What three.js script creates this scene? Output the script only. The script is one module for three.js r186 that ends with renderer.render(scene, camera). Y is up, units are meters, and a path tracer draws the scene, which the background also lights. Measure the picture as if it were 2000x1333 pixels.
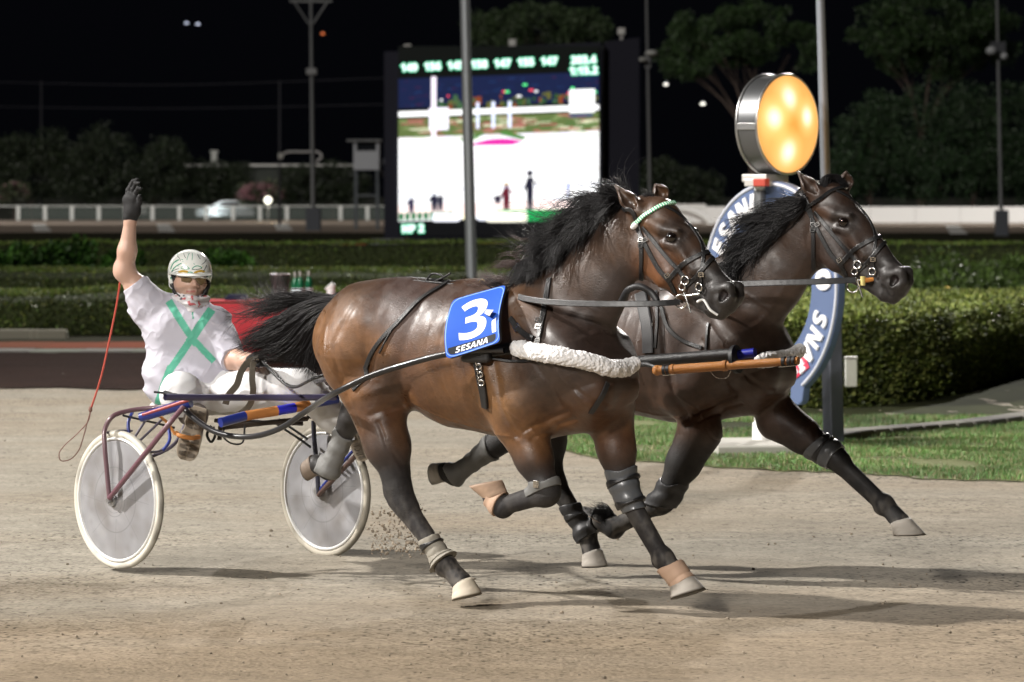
import * as THREE from 'three';
import { mergeGeometries } from 'three/addons/utils/BufferGeometryUtils.js';
import { RoundedBoxGeometry } from 'three/addons/geometries/RoundedBoxGeometry.js';
import { RectAreaLightUniformsLib } from 'three/addons/lights/RectAreaLightUniformsLib.js';
import { FontLoader } from 'three/addons/loaders/FontLoader.js';
import { TextGeometry } from 'three/addons/geometries/TextGeometry.js';

// ---------------------------------------------------------------- camera, sky, light, exposure
const EYE = 1.95, FOC = 7380, HOR = 380;          // eye height (m), focal length and horizon row in pixels of a 2000 x 1333 frame
const scene = new THREE.Scene();
const camera = new THREE.PerspectiveCamera(2 * Math.atan(953 / FOC) * 180 / Math.PI, 2000 / 1906, 0.5, 2500);
camera.setViewOffset(2000, 1906, 0, 953 - HOR, 2000, 1333);   // a level camera with the lens shifted down
camera.position.set(0, EYE, 0); camera.lookAt(0, EYE, -10);
camera.focus = 17.9; camera.userData.fStop = 5;
const renderer = new THREE.WebGLRenderer();
renderer.toneMapping = THREE.LinearToneMapping; renderer.toneMappingExposure = 1;
renderer.shadowMap.enabled = true;
{
  const W = 64, H = 32, d = new Float32Array(W * H * 4);      // a clear night over a town
  for (let y = 0; y < H; y++) for (let x = 0; x < W; x++) {
    const up = Math.abs(y / (H - 1) - .5) * 2, k = .0007 + .0011 * Math.pow(1 - up, 4), i = (y * W + x) * 4;
    d[i] = k * .9; d[i + 1] = k; d[i + 2] = k * 1.5; d[i + 3] = 1;
  }
  const t = new THREE.DataTexture(d, W, H, THREE.RGBAFormat, THREE.FloatType);
  t.mapping = THREE.EquirectangularReflectionMapping; t.magFilter = THREE.LinearFilter; t.needsUpdate = true;
  scene.background = t; scene.environment = t;
}
const moon = new THREE.DirectionalLight(0xfff8ef, 1.05);         // the stadium's lighting far off, on everything alike
moon.position.set(-52, 52, 56); moon.target.position.set(0, 0, -18); moon.castShadow = true; moon.shadow.radius = 6;
Object.assign(moon.shadow.camera, { left: -60, right: 60, top: 60, bottom: -60, near: 1, far: 400 });
scene.add(moon, moon.target);
RectAreaLightUniformsLib.init();

// ---------------------------------------------------------------- small helpers
let seed = 7;
const rnd = () => { seed = (seed + 0x6d2b79f5) | 0; let t = Math.imul(seed ^ (seed >>> 15), 1 | seed); t = (t + Math.imul(t ^ (t >>> 7), 61 | t)) ^ t; return ((t ^ (t >>> 14)) >>> 0) / 4294967296; };
const rr = (a, b) => a + (b - a) * rnd();
const V = (x, y, z) => new THREE.Vector3(x, y, z);
const lerp = THREE.MathUtils.lerp, clamp = THREE.MathUtils.clamp, sstep = THREE.MathUtils.smoothstep;
const hash3 = (x, y, z) => { let h = Math.imul(x | 0, 374761393) + Math.imul(y | 0, 668265263) + Math.imul(z | 0, 2147483647 - 61); h = Math.imul(h ^ (h >>> 13), 1274126177); return ((h ^ (h >>> 16)) >>> 0) / 4294967296; };
function noise(x, y, z = 0) {
  const X = Math.floor(x), Y = Math.floor(y), Z = Math.floor(z); x -= X; y -= Y; z -= Z;
  const f = (t) => t * t * t * (t * (t * 6 - 15) + 10), u = f(x), v = f(y), w = f(z);
  const L = (a, b, t) => a + (b - a) * t;
  return L(L(L(hash3(X, Y, Z), hash3(X + 1, Y, Z), u), L(hash3(X, Y + 1, Z), hash3(X + 1, Y + 1, Z), u), v),
    L(L(hash3(X, Y, Z + 1), hash3(X + 1, Y, Z + 1), u), L(hash3(X, Y + 1, Z + 1), hash3(X + 1, Y + 1, Z + 1), u), v), w);
}
const fbm = (x, y, z = 0, n = 4) => { let s = 0, a = .5; for (let i = 0; i < n; i++) { s += a * noise(x, y, z); x *= 2.03; y *= 2.03; z *= 2.03; a *= .5; } return s / (1 - Math.pow(.5, n)); };
// the world point seen at pixel (u, v) of the 2000 x 1333 photograph at depth d
const at = (u, v, d) => V((u - 1000) * d / FOC, EYE - (v - HOR) * d / FOC, -d);
const groundAt = (u, v) => at(u, v, EYE * FOC / (v - HOR));
const names = new Map();
const numbered = (n) => { const k = names.get(n) ?? 0; names.set(n, k + 1); return k ? n + '_' + String(k).padStart(3, '0') : n; };
const tag = (o, label, category, group, kind) => { o.userData.label = label; if (category) o.userData.category = category; if (group) o.userData.group = group; if (kind) o.userData.kind = kind; return o; };
const shade = (m) => { m.castShadow = m.receiveShadow = true; return m; };
function thing(name, label, category, pos = [0, 0, 0], turn = 0, group) {
  const o = new THREE.Group(); o.name = numbered(name); o.position.set(...pos); o.rotation.y = turn; scene.add(o);
  return tag(o, label, category, group);
}
function part(name, geos, mat, parent, label) {
  geos = [].concat(geos);
  if (geos.length > 1) geos = geos.map((g) => g.index ? g : g).map((g) => { const h = g.index ? g.toNonIndexed() : g.clone(); for (const k of Object.keys(h.attributes)) if (!['position', 'normal', 'uv', 'color'].includes(k)) h.deleteAttribute(k); return h; });
  if (geos.length > 1 && !geos.every((g) => g.attributes.color)) geos.forEach((g) => g.deleteAttribute('color'));
  if (geos.length > 1 && !geos.every((g) => g.attributes.uv)) geos.forEach((g) => g.deleteAttribute('uv'));
  const m = shade(new THREE.Mesh(geos.length > 1 ? mergeGeometries(geos) : geos[0], mat));
  m.name = parent ? name : numbered(name); (parent ?? scene).add(m);
  if (label) m.userData.label = label;
  return m;
}
const struct = (name, geos, mat, kind = 'structure') => { const m = part(name, geos, mat); m.userData.kind = kind; return m; };
const std = (rgb, rough = .7, more = {}) => new THREE.MeshStandardMaterial({ color: new THREE.Color().setRGB(...rgb), roughness: rough, ...more });
const phys = (rgb, rough = .7, more = {}) => new THREE.MeshPhysicalMaterial({ color: new THREE.Color().setRGB(...rgb), roughness: rough, ...more });
const earth = (more) => new THREE.MeshPhysicalMaterial({ color: 0xffffff, roughness: 1, specularIntensity: .12, vertexColors: true, ...more });
const glow = (rgb, k = 1) => new THREE.MeshStandardMaterial({ color: 0x080808, emissive: new THREE.Color().setRGB(...rgb), emissiveIntensity: k, roughness: .5 });
const box = (w, h, d, x = 0, y = 0, z = 0, r = 0) => (r ? new RoundedBoxGeometry(w, h, d, 2, r) : new THREE.BoxGeometry(w, h, d)).translate(x, y, z);
const mix3 = (a, b, t) => [a[0] + (b[0] - a[0]) * t, a[1] + (b[1] - a[1]) * t, a[2] + (b[2] - a[2]) * t];
const UPV = V(0, 1, 0);
function bar(a, b, ra, rb = ra, seg = 10) {           // a tapered round bar between two points
  const d = b.clone().sub(a), g = new THREE.CylinderGeometry(rb, ra, d.length(), seg, 1);
  g.applyQuaternion(new THREE.Quaternion().setFromUnitVectors(UPV, d.clone().normalize()));
  return g.translate((a.x + b.x) / 2, (a.y + b.y) / 2, (a.z + b.z) / 2);
}
const curve = (pts) => new THREE.CatmullRomCurve3(pts, false, 'centripetal');
const tube = (pts, r, n = 24, seg = 8) => new THREE.TubeGeometry(curve(pts), n, r, seg, false);
function canvasTex(w, h, draw, srgb = true, repeat) {
  const c = document.createElement('canvas'); c.width = w; c.height = h; draw(c.getContext('2d'), w, h);
  const t = new THREE.CanvasTexture(c); if (srgb) t.colorSpace = THREE.SRGBColorSpace;
  if (repeat) { t.wrapS = t.wrapT = THREE.RepeatWrapping; t.repeat.set(...repeat); }
  return t;
}
// a grey tileable noise texture for relief or roughness; f(x, y) in 0..1 over the tile
function noiseTex(n, f, repeat = [1, 1], srgb = false) {
  const d = new Uint8Array(n * n * 4);
  for (let y = 0; y < n; y++) for (let x = 0; x < n; x++) { const c = f(x / n, y / n), i = (y * n + x) * 4; for (let k = 0; k < 3; k++) d[i + k] = clamp((c.length ? c[k] : c) * 255, 0, 255); d[i + 3] = 255; }
  const t = new THREE.DataTexture(d, n, n); t.magFilter = t.minFilter = THREE.LinearFilter; t.wrapS = t.wrapT = THREE.RepeatWrapping; t.repeat.set(...repeat); t.needsUpdate = true;
  if (srgb) t.colorSpace = THREE.SRGBColorSpace;
  return t;
}
const tileNoise = (x, y, f, s = 0) => {                // noise that repeats over the unit square
  const n = (X, Y) => noise(X * f + s, Y * f + s * 1.7, s), a = n(x, y), b = n(x - 1, y), c = n(x, y - 1), d = n(x - 1, y - 1);
  const w = (t) => t * t * (3 - 2 * t); return lerp(lerp(a, b, w(x)), lerp(c, d, w(x)), w(y));
};
function geo(pos, idx, extra = {}) {
  const g = new THREE.BufferGeometry(); g.setAttribute('position', new THREE.Float32BufferAttribute(pos, 3));
  if (extra.color) g.setAttribute('color', new THREE.Float32BufferAttribute(extra.color, 3));
  if (extra.uv) g.setAttribute('uv', new THREE.Float32BufferAttribute(extra.uv, 2));
  if (idx) g.setIndex(idx);
  if (extra.normal) g.setAttribute('normal', new THREE.Float32BufferAttribute(extra.normal, 3)); else g.computeVertexNormals();
  return g;
}
// a flat band swept along points; ns gives the outward normal at each point
function ribbon(pts, ns, w, th) {
  const pos = [], idx = [], n = pts.length, uv = []; let run = 0;
  for (let i = 0; i < n; i++) {
    const t = pts[Math.min(n - 1, i + 1)].clone().sub(pts[Math.max(0, i - 1)]).normalize(), s = t.clone().cross(ns[i]).normalize(), N = s.clone().cross(t).normalize();
    const ww = typeof w === 'function' ? w(i / (n - 1)) : w;
    if (i) run += pts[i].distanceTo(pts[i - 1]);
    for (const [a, b] of [[-1, -1], [1, -1], [1, .6], [.8, 1], [-.8, 1], [-1, .6]]) { const p = pts[i].clone().addScaledVector(s, a * ww / 2).addScaledVector(N, b * th / 2); pos.push(p.x, p.y, p.z); uv.push(run, a * ww / 2); }
  }
  for (let i = 0; i + 1 < n; i++) for (let k = 0; k < 6; k++) { const a = i * 6 + k, b = i * 6 + (k + 1) % 6; idx.push(a, b, a + 6, b, b + 6, a + 6); }
  for (const e of [0, (n - 1) * 6]) for (let k = 1; k < 5; k++) e ? idx.push(e, e + k, e + k + 1) : idx.push(e, e + k + 1, e + k);
  const g = geo(pos, idx, { uv }).toNonIndexed(); g.computeVertexNormals(); return g;
}
function resample(pts, n) { return curve(pts).getSpacedPoints(n); }

// ---------------------------------------------------------------- bodies: a field of joined tapered capsules, meshed with surface nets
class Field {
  constructor() { this.p = []; }
  // capsule a-b with radii ra, rb; k blends it in; s narrows it along z about z of its axis; cut subtracts it
  add(a, b, ra, rb = ra, k = .04, s = 1, cut = false) {
    const q = { ax: a.x, ay: a.y, az: a.z / s, ra, rb, k, s, cut, dx: b.x - a.x, dy: b.y - a.y, dz: (b.z - a.z) / s };
    q.l2 = Math.max(1e-8, q.dx * q.dx + q.dy * q.dy + q.dz * q.dz); q.m = Math.min(1, s); this.p.push(q); return this;
  }
  static one(q, x, y, z) {
    const px = x - q.ax, py = y - q.ay, pz = z / q.s - q.az;
    let t = (px * q.dx + py * q.dy + pz * q.dz) / q.l2; t = t < 0 ? 0 : t > 1 ? 1 : t;
    const ex = px - t * q.dx, ey = py - t * q.dy, ez = pz - t * q.dz;
    return (Math.sqrt(ex * ex + ey * ey + ez * ez) - q.ra - (q.rb - q.ra) * t) * (q.s < 1 ? .5 + .5 * q.s : 1);
  }
  at(x, y, z, list = this.p) {
    let d = 1e3;
    for (const q of list) {
      const e = Field.one(q, x, y, z);
      if (!q.cut) { const h = Math.max(q.k - Math.abs(d - e), 0) / q.k; d = Math.min(d, e) - h * h * q.k * .25; }
      else { const h = Math.max(q.k - Math.abs(d + e), 0) / q.k; d = Math.max(d, -e) + h * h * q.k * .25; }
    }
    return d;
  }
  grad(x, y, z, list = this.p, e = .002) {
    return V(this.at(x + e, y, z, list) - this.at(x - e, y, z, list), this.at(x, y + e, z, list) - this.at(x, y - e, z, list), this.at(x, y, z + e, list) - this.at(x, y, z - e, list)).normalize();
  }
  // where the ray from o along d (unit) meets the surface
  hit(o, d, from, to) {
    let t = from; for (let i = 0; i < 160 && t < to; i++) { const p = [o.x + d.x * t, o.y + d.y * t, o.z + d.z * t], e = this.at(...p); if (e < .0008) return V(...p); t += Math.max(e * .7, .0006); }
    return null;
  }
  // surface nets; lift grows the surface; clip(x,y,z) > 0 cuts away; color(p, n) -> [r,g,b]; uv(p) -> [u,v]
  mesh(cell, lo, hi, { lift = 0, clip, color, uv, fine } = {}) {
    const nx = Math.ceil((hi.x - lo.x) / cell) + 1, ny = Math.ceil((hi.y - lo.y) / cell) + 1, nz = Math.ceil((hi.z - lo.z) / cell) + 1;
    const D = new Float32Array(nx * ny * nz).fill(NaN), B = 10, half = B * cell * .87, lists = new Map(), bx = Math.ceil(nx / B), by = Math.ceil(ny / B);
    const F = (x, y, z, list) => { let d = this.at(x, y, z, list) - lift; if (fine) d += fine(x, y, z); return clip ? Math.max(d, clip(x, y, z)) : d; };
    for (let k0 = 0; k0 < nz; k0 += B) for (let j0 = 0; j0 < ny; j0 += B) for (let i0 = 0; i0 < nx; i0 += B) {
      const cx = lo.x + (i0 + B / 2) * cell, cy = lo.y + (j0 + B / 2) * cell, cz = lo.z + (k0 + B / 2) * cell;
      let m = 1e3; const es = this.p.map((q) => { const e = Field.one(q, cx, cy, cz); if (!q.cut) m = Math.min(m, e); return e; });
      if (m - lift > half * 1.7 + .05) continue;
      const list = this.p.filter((q, i) => q.cut ? es[i] < half * 2 + q.k : es[i] < Math.max(m, -half) + half * 2.6 + q.k);
      lists.set((Math.floor(k0 / B) * by + Math.floor(j0 / B)) * bx + Math.floor(i0 / B), list);
      for (let k = k0; k <= Math.min(nz - 1, k0 + B); k++) for (let j = j0; j <= Math.min(ny - 1, j0 + B); j++) for (let i = i0; i <= Math.min(nx - 1, i0 + B); i++) {
        const c = (k * ny + j) * nx + i; if (D[c] === D[c]) continue;
        D[c] = F(lo.x + i * cell, lo.y + j * cell, lo.z + k * cell, list);
      }
    }
    const id = new Int32Array(nx * ny * nz).fill(-1), pos = [], own = [], S = [0, 1, nx, nx + 1, nx * ny, nx * ny + 1, nx * ny + nx, nx * ny + nx + 1];
    const E = [[0, 1], [2, 3], [4, 5], [6, 7], [0, 2], [1, 3], [4, 6], [5, 7], [0, 4], [1, 5], [2, 6], [3, 7]];
    for (let k = 0; k + 1 < nz; k++) for (let j = 0; j + 1 < ny; j++) for (let i = 0; i + 1 < nx; i++) {
      const c = (k * ny + j) * nx + i; let neg = 0, bad = false;
      for (let q = 0; q < 8; q++) { const v = D[c + S[q]]; if (v !== v) { bad = true; break; } if (v < 0) neg++; }
      if (bad || !neg || neg === 8) continue;
      let x = 0, y = 0, z = 0, n = 0;
      for (const [a, b] of E) { const u = D[c + S[a]], v = D[c + S[b]]; if ((u < 0) === (v < 0)) continue; const t = u / (u - v); n++;
        x += (a & 1) + t * ((b & 1) - (a & 1)); y += (a >> 1 & 1) + t * ((b >> 1 & 1) - (a >> 1 & 1)); z += (a >> 2) + t * ((b >> 2) - (a >> 2)); }
      id[c] = pos.length / 3; pos.push(lo.x + (i + x / n) * cell, lo.y + (j + y / n) * cell, lo.z + (k + z / n) * cell);
      own.push((Math.floor(k / B) * by + Math.floor(j / B)) * bx + Math.floor(i / B));
    }
    const idx = [], quad = (a, b, c, d, flip) => { if (a < 0 || b < 0 || c < 0 || d < 0) return; flip ? idx.push(a, b, c, a, c, d) : idx.push(a, c, b, a, d, c); };
    const nxy = nx * ny;
    for (let k = 1; k + 1 < nz; k++) for (let j = 1; j + 1 < ny; j++) for (let i = 1; i + 1 < nx; i++) {
      const c = k * nxy + j * nx + i, s = D[c] < 0; if (D[c] !== D[c]) continue;
      let v = D[c + 1]; if (v === v && (v < 0) !== s) quad(id[c], id[c - nx], id[c - nx - nxy], id[c - nxy], s);
      v = D[c + nx]; if (v === v && (v < 0) !== s) quad(id[c], id[c - nxy], id[c - 1 - nxy], id[c - 1], s);
      v = D[c + nxy]; if (v === v && (v < 0) !== s) quad(id[c], id[c - 1], id[c - 1 - nx], id[c - nx], s);
    }
    const n = pos.length / 3, nor = new Float32Array(n * 3), col = color ? new Float32Array(n * 3) : null, uvs = uv ? new Float32Array(n * 2) : null;
    for (let i = 0; i < n; i++) {
      const list = lists.get(own[i]) ?? this.p; let x = pos[i * 3], y = pos[i * 3 + 1], z = pos[i * 3 + 2]; const e = cell * .5;
      let gx = F(x + e, y, z, list) - F(x - e, y, z, list), gy = F(x, y + e, z, list) - F(x, y - e, z, list), gz = F(x, y, z + e, list) - F(x, y, z - e, list);
      const g = Math.hypot(gx, gy, gz) || 1; gx /= g; gy /= g; gz /= g;
      const f = clamp(F(x, y, z, list) / Math.max(.5, g / (2 * e)), -cell, cell) * .9; x -= gx * f; y -= gy * f; z -= gz * f;
      pos[i * 3] = x; pos[i * 3 + 1] = y; pos[i * 3 + 2] = z; nor[i * 3] = gx; nor[i * 3 + 1] = gy; nor[i * 3 + 2] = gz;
      if (col) { const q = color(x, y, z, gx, gy, gz); col[i * 3] = q[0]; col[i * 3 + 1] = q[1]; col[i * 3 + 2] = q[2]; }
      if (uvs) { const q = uv(x, y, z); uvs[i * 2] = q[0]; uvs[i * 2 + 1] = q[1]; }
    }
    const out = new THREE.BufferGeometry(); out.setAttribute('position', new THREE.Float32BufferAttribute(pos, 3)); out.setAttribute('normal', new THREE.BufferAttribute(nor, 3));
    if (col) out.setAttribute('color', new THREE.BufferAttribute(col, 3)); if (uvs) out.setAttribute('uv', new THREE.BufferAttribute(uvs, 2));
    out.setIndex(idx); return out;
  }
}
// ---------------------------------------------------------------- floodlights of the grandstand side (off frame) and their lamps
const postGrey = std([.22, .23, .24], .55, { metalness: .3 }), darkPost = std([.06, .065, .075], .6), galva = std([.36, .37, .38], .5, { metalness: .5 });
const lampWhite = glow([1, .96, .88], 6), mastGrey = std([.3, .31, .32], .5, { metalness: .6 });
function floodlight(x, y, z, tx, tz, cd, cone, radius, label, tint = 0xfffaf4) {
  const t = thing('floodlight_mast', label, 'floodlight', [x, 0, z]);
  part('mast', bar(V(0, 0, 0), V(0, y, 0), .28, .14, 12), mastGrey, t); part('crossbar', box(3.4, .18, .18, 0, y + .1, 0), mastGrey, t);
  const d = V(tx - x, 1 - y, tz - z).normalize();
  for (const k of [-1.2, 0, 1.2]) {
    const q = new THREE.Quaternion().setFromUnitVectors(V(0, 0, 1), d), hd = new THREE.Group(); hd.name = 'lamp_head'; hd.position.set(k, y + .55, 0); hd.quaternion.copy(q); t.add(hd);
    part('housing', box(.7, .6, .3, 0, 0, -.2, .05), mastGrey, hd); part('lens', new THREE.CylinderGeometry(.26, .26, .04, 24).rotateX(Math.PI / 2).translate(0, 0, -.02), lampWhite, hd);
  }
  const s = new THREE.SpotLight(tint, cd, 0, cone, .6, 2); s.position.set(x + d.x * .5, y + .55 + d.y * .5, z + d.z * .5); s.target.position.set(tx, 1, tz); s.castShadow = true; s.shadow.radius = radius; scene.add(s, s.target);
}
floodlight(-40, 30, -21, 1, -24, 18600, .5, 40, 'tall floodlight mast beside the track, lighting the runners from behind');
floodlight(-15, 17, 16, 2, -24, 3200, .42, 60, 'tall floodlight mast by the grandstand, shining across the track');
floodlight(16, 30, -92, 2, -30, 12500, .5, 40, 'tall floodlight mast on the infield, shining back towards the grandstand');

floodlight(52, 24, -214, 12, -256, 6500, .7, 40, 'tall floodlight mast of the far straight, shining on the white rail');
floodlight(-58, 24, -226, -16, -268, 5200, .7, 40, 'tall floodlight mast of the far straight, shining on the mesh fence');

// ---------------------------------------------------------------- ground
const inPoly = (x, z, P) => { let c = false; for (let i = 0, j = P.length - 1; i < P.length; j = i++) { const [a, b] = P[i], [d, e] = P[j]; if ((b > z) !== (e > z) && x < (d - a) * (z - b) / (e - b) + a) c = !c; } return c; };
const grit = noiseTex(512, (x, y) => .34 * tileNoise(x, y, 110, 1) + .33 * tileNoise(x, y, 50, 5) + .2 * tileNoise(x, y, 18, 8) + .13 * tileNoise(x, y, 200, 11), [.7, .7]);
const sandMap = noiseTex(1024, (x, y) => {
  const a = tileNoise(x, y, 190, 2), b = tileNoise(x * 1, y, 70, 4), s = tileNoise(x, y, 22, 6), st = noise(x * 14, y * 120, 3) * (1 - Math.abs(2 * y - 1) * .0), g = .76 + .12 * a + .09 * b + .09 * s + .035 * st;
  const dk = Math.pow(tileNoise(x, y, 120, 9), 6) * .6; return [g - dk, (g - dk) * .985, (g - dk) * .96];
}, [.42, .42], true);
function sheet(x0, x1, z0, z1, nx, nz, height, color) {    // x to the right, z away (both in metres from the eye), uv in metres
  const pos = [], uv = [], col = [], idx = [];
  for (let j = 0; j <= nz; j++) for (let i = 0; i <= nx; i++) {
    const x = lerp(x0, x1, i / nx), z = -lerp(z0, z1, j / nz); pos.push(x, height(x, z), z); uv.push(x, z); col.push(...color(x, z));
    if (i < nx && j < nz) { const a = j * (nx + 1) + i; idx.push(a, a + 1, a + nx + 1, a + 1, a + nx + 2, a + nx + 1); }
  }
  return geo(pos, idx, { uv, color: col });
}
// low ruts and rises of the track; it meets the wheels and the standing hooves
const ruts = (x, z) => -.016 * Math.pow(noise(x * 5.3 + 2, z * 5.3, 8), 4) * (z < -16 ? 1 : .5) + .012 * (fbm(x * .5, z * 1.6, 2, 3) - .5) + .006 * (noise(x * 3.1, z * 7, 4) - .5);
const sandCol = (x, z) => {
  const n = fbm(x * .35 + 4, z * .9, 1, 4), m = fbm(x * 1.7, z * 6, 3, 3), g = sstep(-z, 15.5, 20);
  const k = mix3([.32, .266, .204], [.352, .333, .295], clamp(g * .75 + (n - .45) * 1.3, 0, 1)), tr = .86 + .3 * m;
  const rut = 1 - .28 * Math.exp(-Math.pow((z + 19.2 + .25 * Math.sin(x * .9)) / .35, 2)) * sstep(noise(x * 1.6, z * 4, 7), .35, .65);
  return [k[0] * tr * rut, k[1] * tr * rut, k[2] * tr * rut * .99];
};
const sandMat = earth({ map: sandMap, bumpMap: grit, bumpScale: .008 });
struct('racetrack', sheet(-14, 14, 9, 48, 260, 300, ruts, sandCol), sandMat);
const soilMat = earth({ map: sandMap, bumpMap: grit, bumpScale: .03 });
// darker, moist soil along the inner edge of the track
const edgeD = (x) => 37.4 - .55 * Math.sin(x * .35) - .35 * noise(x * 1.3, 2, 2);
{
  const pos = [], uv = [], col = [], idx = [], N = 160, R = 14;
  for (let i = 0; i <= N; i++) for (let j = 0; j <= R; j++) { const x = lerp(-14, 1.2, i / N), z = -lerp(edgeD(x), 46.5, j / R); pos.push(x, ruts(x, z) + .012, z); uv.push(x, z); const n = .75 + .5 * fbm(x * 1.2, z * 2.5, 6, 3); col.push(.032 * n, .017 * n, .0135 * n); if (i < N && j < R) { const a = i * (R + 1) + j; idx.push(a, a + R + 1, a + 1, a + 1, a + R + 1, a + R + 2); } }
  struct('soil_strip', geo(pos, idx, { uv, color: col }), soilMat);
}
// the infield: dark turf that runs out to the far side of the course
const turfMap = noiseTex(256, (x, y) => { const n = .5 * tileNoise(x, y, 40, 2) + .3 * tileNoise(x, y, 90, 3) + .2 * tileNoise(x, y, 12, 4); return [.5 * n + .2, .8 * n + .15, .3 * n + .08]; }, [.3, .3], true);
struct('infield', [sheet(-60, 60, 46.9, 200, 60, 60, (x, z) => .02, (x, z) => { const n = .7 + .6 * fbm(x * .3, z * .3, 2, 3); return [.035 * n, .035 * n, .022 * n]; })], earth());
const far = at(0, 380, 1);
struct('ground', new THREE.PlaneGeometry(3000, 2600).rotateX(-Math.PI / 2).translate(0, -.03, -1000), std([.03, .035, .025], 1));
struct('far_track', sheet(-90, 90, 187, 276, 60, 20, () => .06, (x, z) => { const n = .85 + .3 * fbm(x * .1, z * .2, 3, 3); return [.33 * n, .275 * n, .23 * n]; }), earth());
const white = std([.75, .75, .73], .6), paintWhite = std([.8, .8, .78], .7);
for (const [u, v0, u2, v1] of [[75, 440, 84, 455], [318, 440, 326, 456], [548, 439, 556, 453], [1860, 443, 1874, 460]]) {
  const a = groundAt(u, v0), b = groundAt(u2, v1), w = .42; a.y = b.y = .07;
  struct('track_marking', geo([a.x - w, .07, a.z, a.x + w, .07, a.z, b.x + w, .07, b.z, b.x - w, .07, b.z], [0, 2, 1, 0, 3, 2]), paintWhite);
}
// painted kerbs between soil and hedges
{
  const mk = (d0, d1, h, y, mat, name) => { const pos = [], g = []; for (let i = 0; i < 24; i++) { const x0 = -14 + i * .62, x1 = x0 + .612; g.push(box(x1 - x0, h, d1 - d0, (x0 + x1) / 2, y + h / 2 + .004 * Math.sin(i * 2.3), -(d0 + d1) / 2 - .02 * Math.sin(i * 1.7), .015)); } return g; };
  const a = thing('kerb', 'long terracotta red kerb between the dark soil strip and the hedges', 'kerb', [0, 0, 0]);
  mk(47.35, 49.2, .03, 0, 0).forEach((g, i) => part('kerb_stone', g, phys([.25 + .03 * Math.sin(i), .085, .05], .95, { specularIntensity: .15 }), a));
  const b = thing('kerb', 'low pale concrete edging in front of the terracotta red kerb', 'kerb', [0, 0, 0]);
  mk(46.45, 47.25, .025, 0, 0).forEach((g, i) => part('kerb_stone', g, phys([.26, .265 + .01 * Math.sin(i * 3), .24], .95, { specularIntensity: .15 }), b));
}
// lawn on the right with its stone edging
const lawnFront = (x) => 27.9 - (x - .378) * .78 + (x < .4 ? (.4 - x) * 1.6 : 0) + .28 * (noise(x * 3, 1, 5) - .5) + .15 * (noise(x * 9, 2, 5) - .5);
{
  const pos = [], uv = [], col = [], idx = [], N = 150, R = 26;
  for (let i = 0; i <= N; i++) for (let j = 0; j <= R; j++) { const x = lerp(.28, 9, i / N), z = -lerp(lawnFront(x) + .9 * Math.max(0, 1 - (x - .28) * 2.2), 48, j / R); pos.push(x, ruts(x, z) + .006, z); uv.push(x, z); const n = .5 + 1 * fbm(x * 2.5, z * 2.5, 6, 3), bk = sstep(-z, 29 + (x - 2.25) * 1.67 - .1, 29 + (x - 2.25) * 1.67 + .2) * (x > 1.6 ? 1 : 0), q = mix3([.15 * n, .165 * n, .08 * n], [.04 * n, .045 * n, .022 * n], bk); col.push(...q); if (i < N && j < R) { const a = i * (R + 1) + j; idx.push(a, a + R + 1, a + 1, a + 1, a + R + 1, a + R + 2); } }
  struct('lawn', geo(pos, idx, { uv, color: col }), earth());
}
function grassPatch(name, count, place, h0, h1, cols) {
  const g = new THREE.BufferGeometry(); g.setAttribute('position', new THREE.Float32BufferAttribute([-.5, 0, 0, .5, 0, 0, .32, .55, .12, -.32, .55, .12, 0, 1, .4], 3)); g.setIndex([0, 1, 2, 0, 2, 3, 3, 2, 4]); g.computeVertexNormals();
  const m = new THREE.InstancedMesh(g, phys([1, 1, 1], .6, { side: THREE.DoubleSide, transmission: .25, thickness: 0 }), count), o = new THREE.Object3D(), c = new THREE.Color();
  for (let i = 0; i < count; i++) { const p = place(); o.position.copy(p); const h = rr(h0, h1); o.scale.set(rr(.004, .009), h, h); o.rotation.set(rr(-.3, .3), rr(0, 6.28), rr(-.3, .3)); o.updateMatrix(); m.setMatrixAt(i, o.matrix); const q = cols[Math.floor(rnd() * cols.length)], w = rr(.7, 1.2) * (.45 + 1.2 * fbm(p.x * 1.3, p.z * 1.3, 4, 2)); m.setColorAt(i, c.setRGB(q[0] * w, q[1] * w, q[2] * w)); }
  m.name = name; shade(m); scene.add(m); m.userData.kind = 'stuff'; return m;
}
const lawnSpot = () => { for (;;) { const x = rr(.25, 6.2), d = rr(25, 33), e = lawnFront(x) + .9 * Math.max(0, 1 - (x - .28) * 2.2); if (d > e - .1 * rnd() && fbm(x * 1.1, d * 1.1, 9, 3) > .3) return V(x, .015 + ruts(x, -d), -d); } };
tag(grassPatch('grass', 130000, lawnSpot, .014, .042, [[.1, .24, .055], [.14, .29, .075], [.09, .2, .045], [.2, .24, .09], [.3, .26, .14]]), 'short bright green grass beside the track behind the horses', 'grass');
{
  const s = thing('stone_edging', 'low grey stone edging curving between the lawn and the shaded hedge bed', 'kerb');
  const P = [[1560, 878], [1650, 858], [1740, 850], [1830, 843], [1920, 834], [2010, 822], [2120, 806]].map(([u, v]) => groundAt(u, v)), c = curve(P), N = 17;
  for (let i = 0; i < N; i++) { const a = c.getPoint(i / N), b = c.getPoint((i + .97) / N), L = a.distanceTo(b); part('stone', box(L, .1, .26, 0, .02, 0, .025).rotateY(Math.atan2(-(b.z - a.z), b.x - a.x)).translate((a.x + b.x) / 2, 0, (a.z + b.z) / 2), std([.14 + .04 * Math.sin(i * 5), .135 + .04 * Math.sin(i * 5), .12 + .03 * Math.sin(i * 5)], .95), s); }
}
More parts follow.
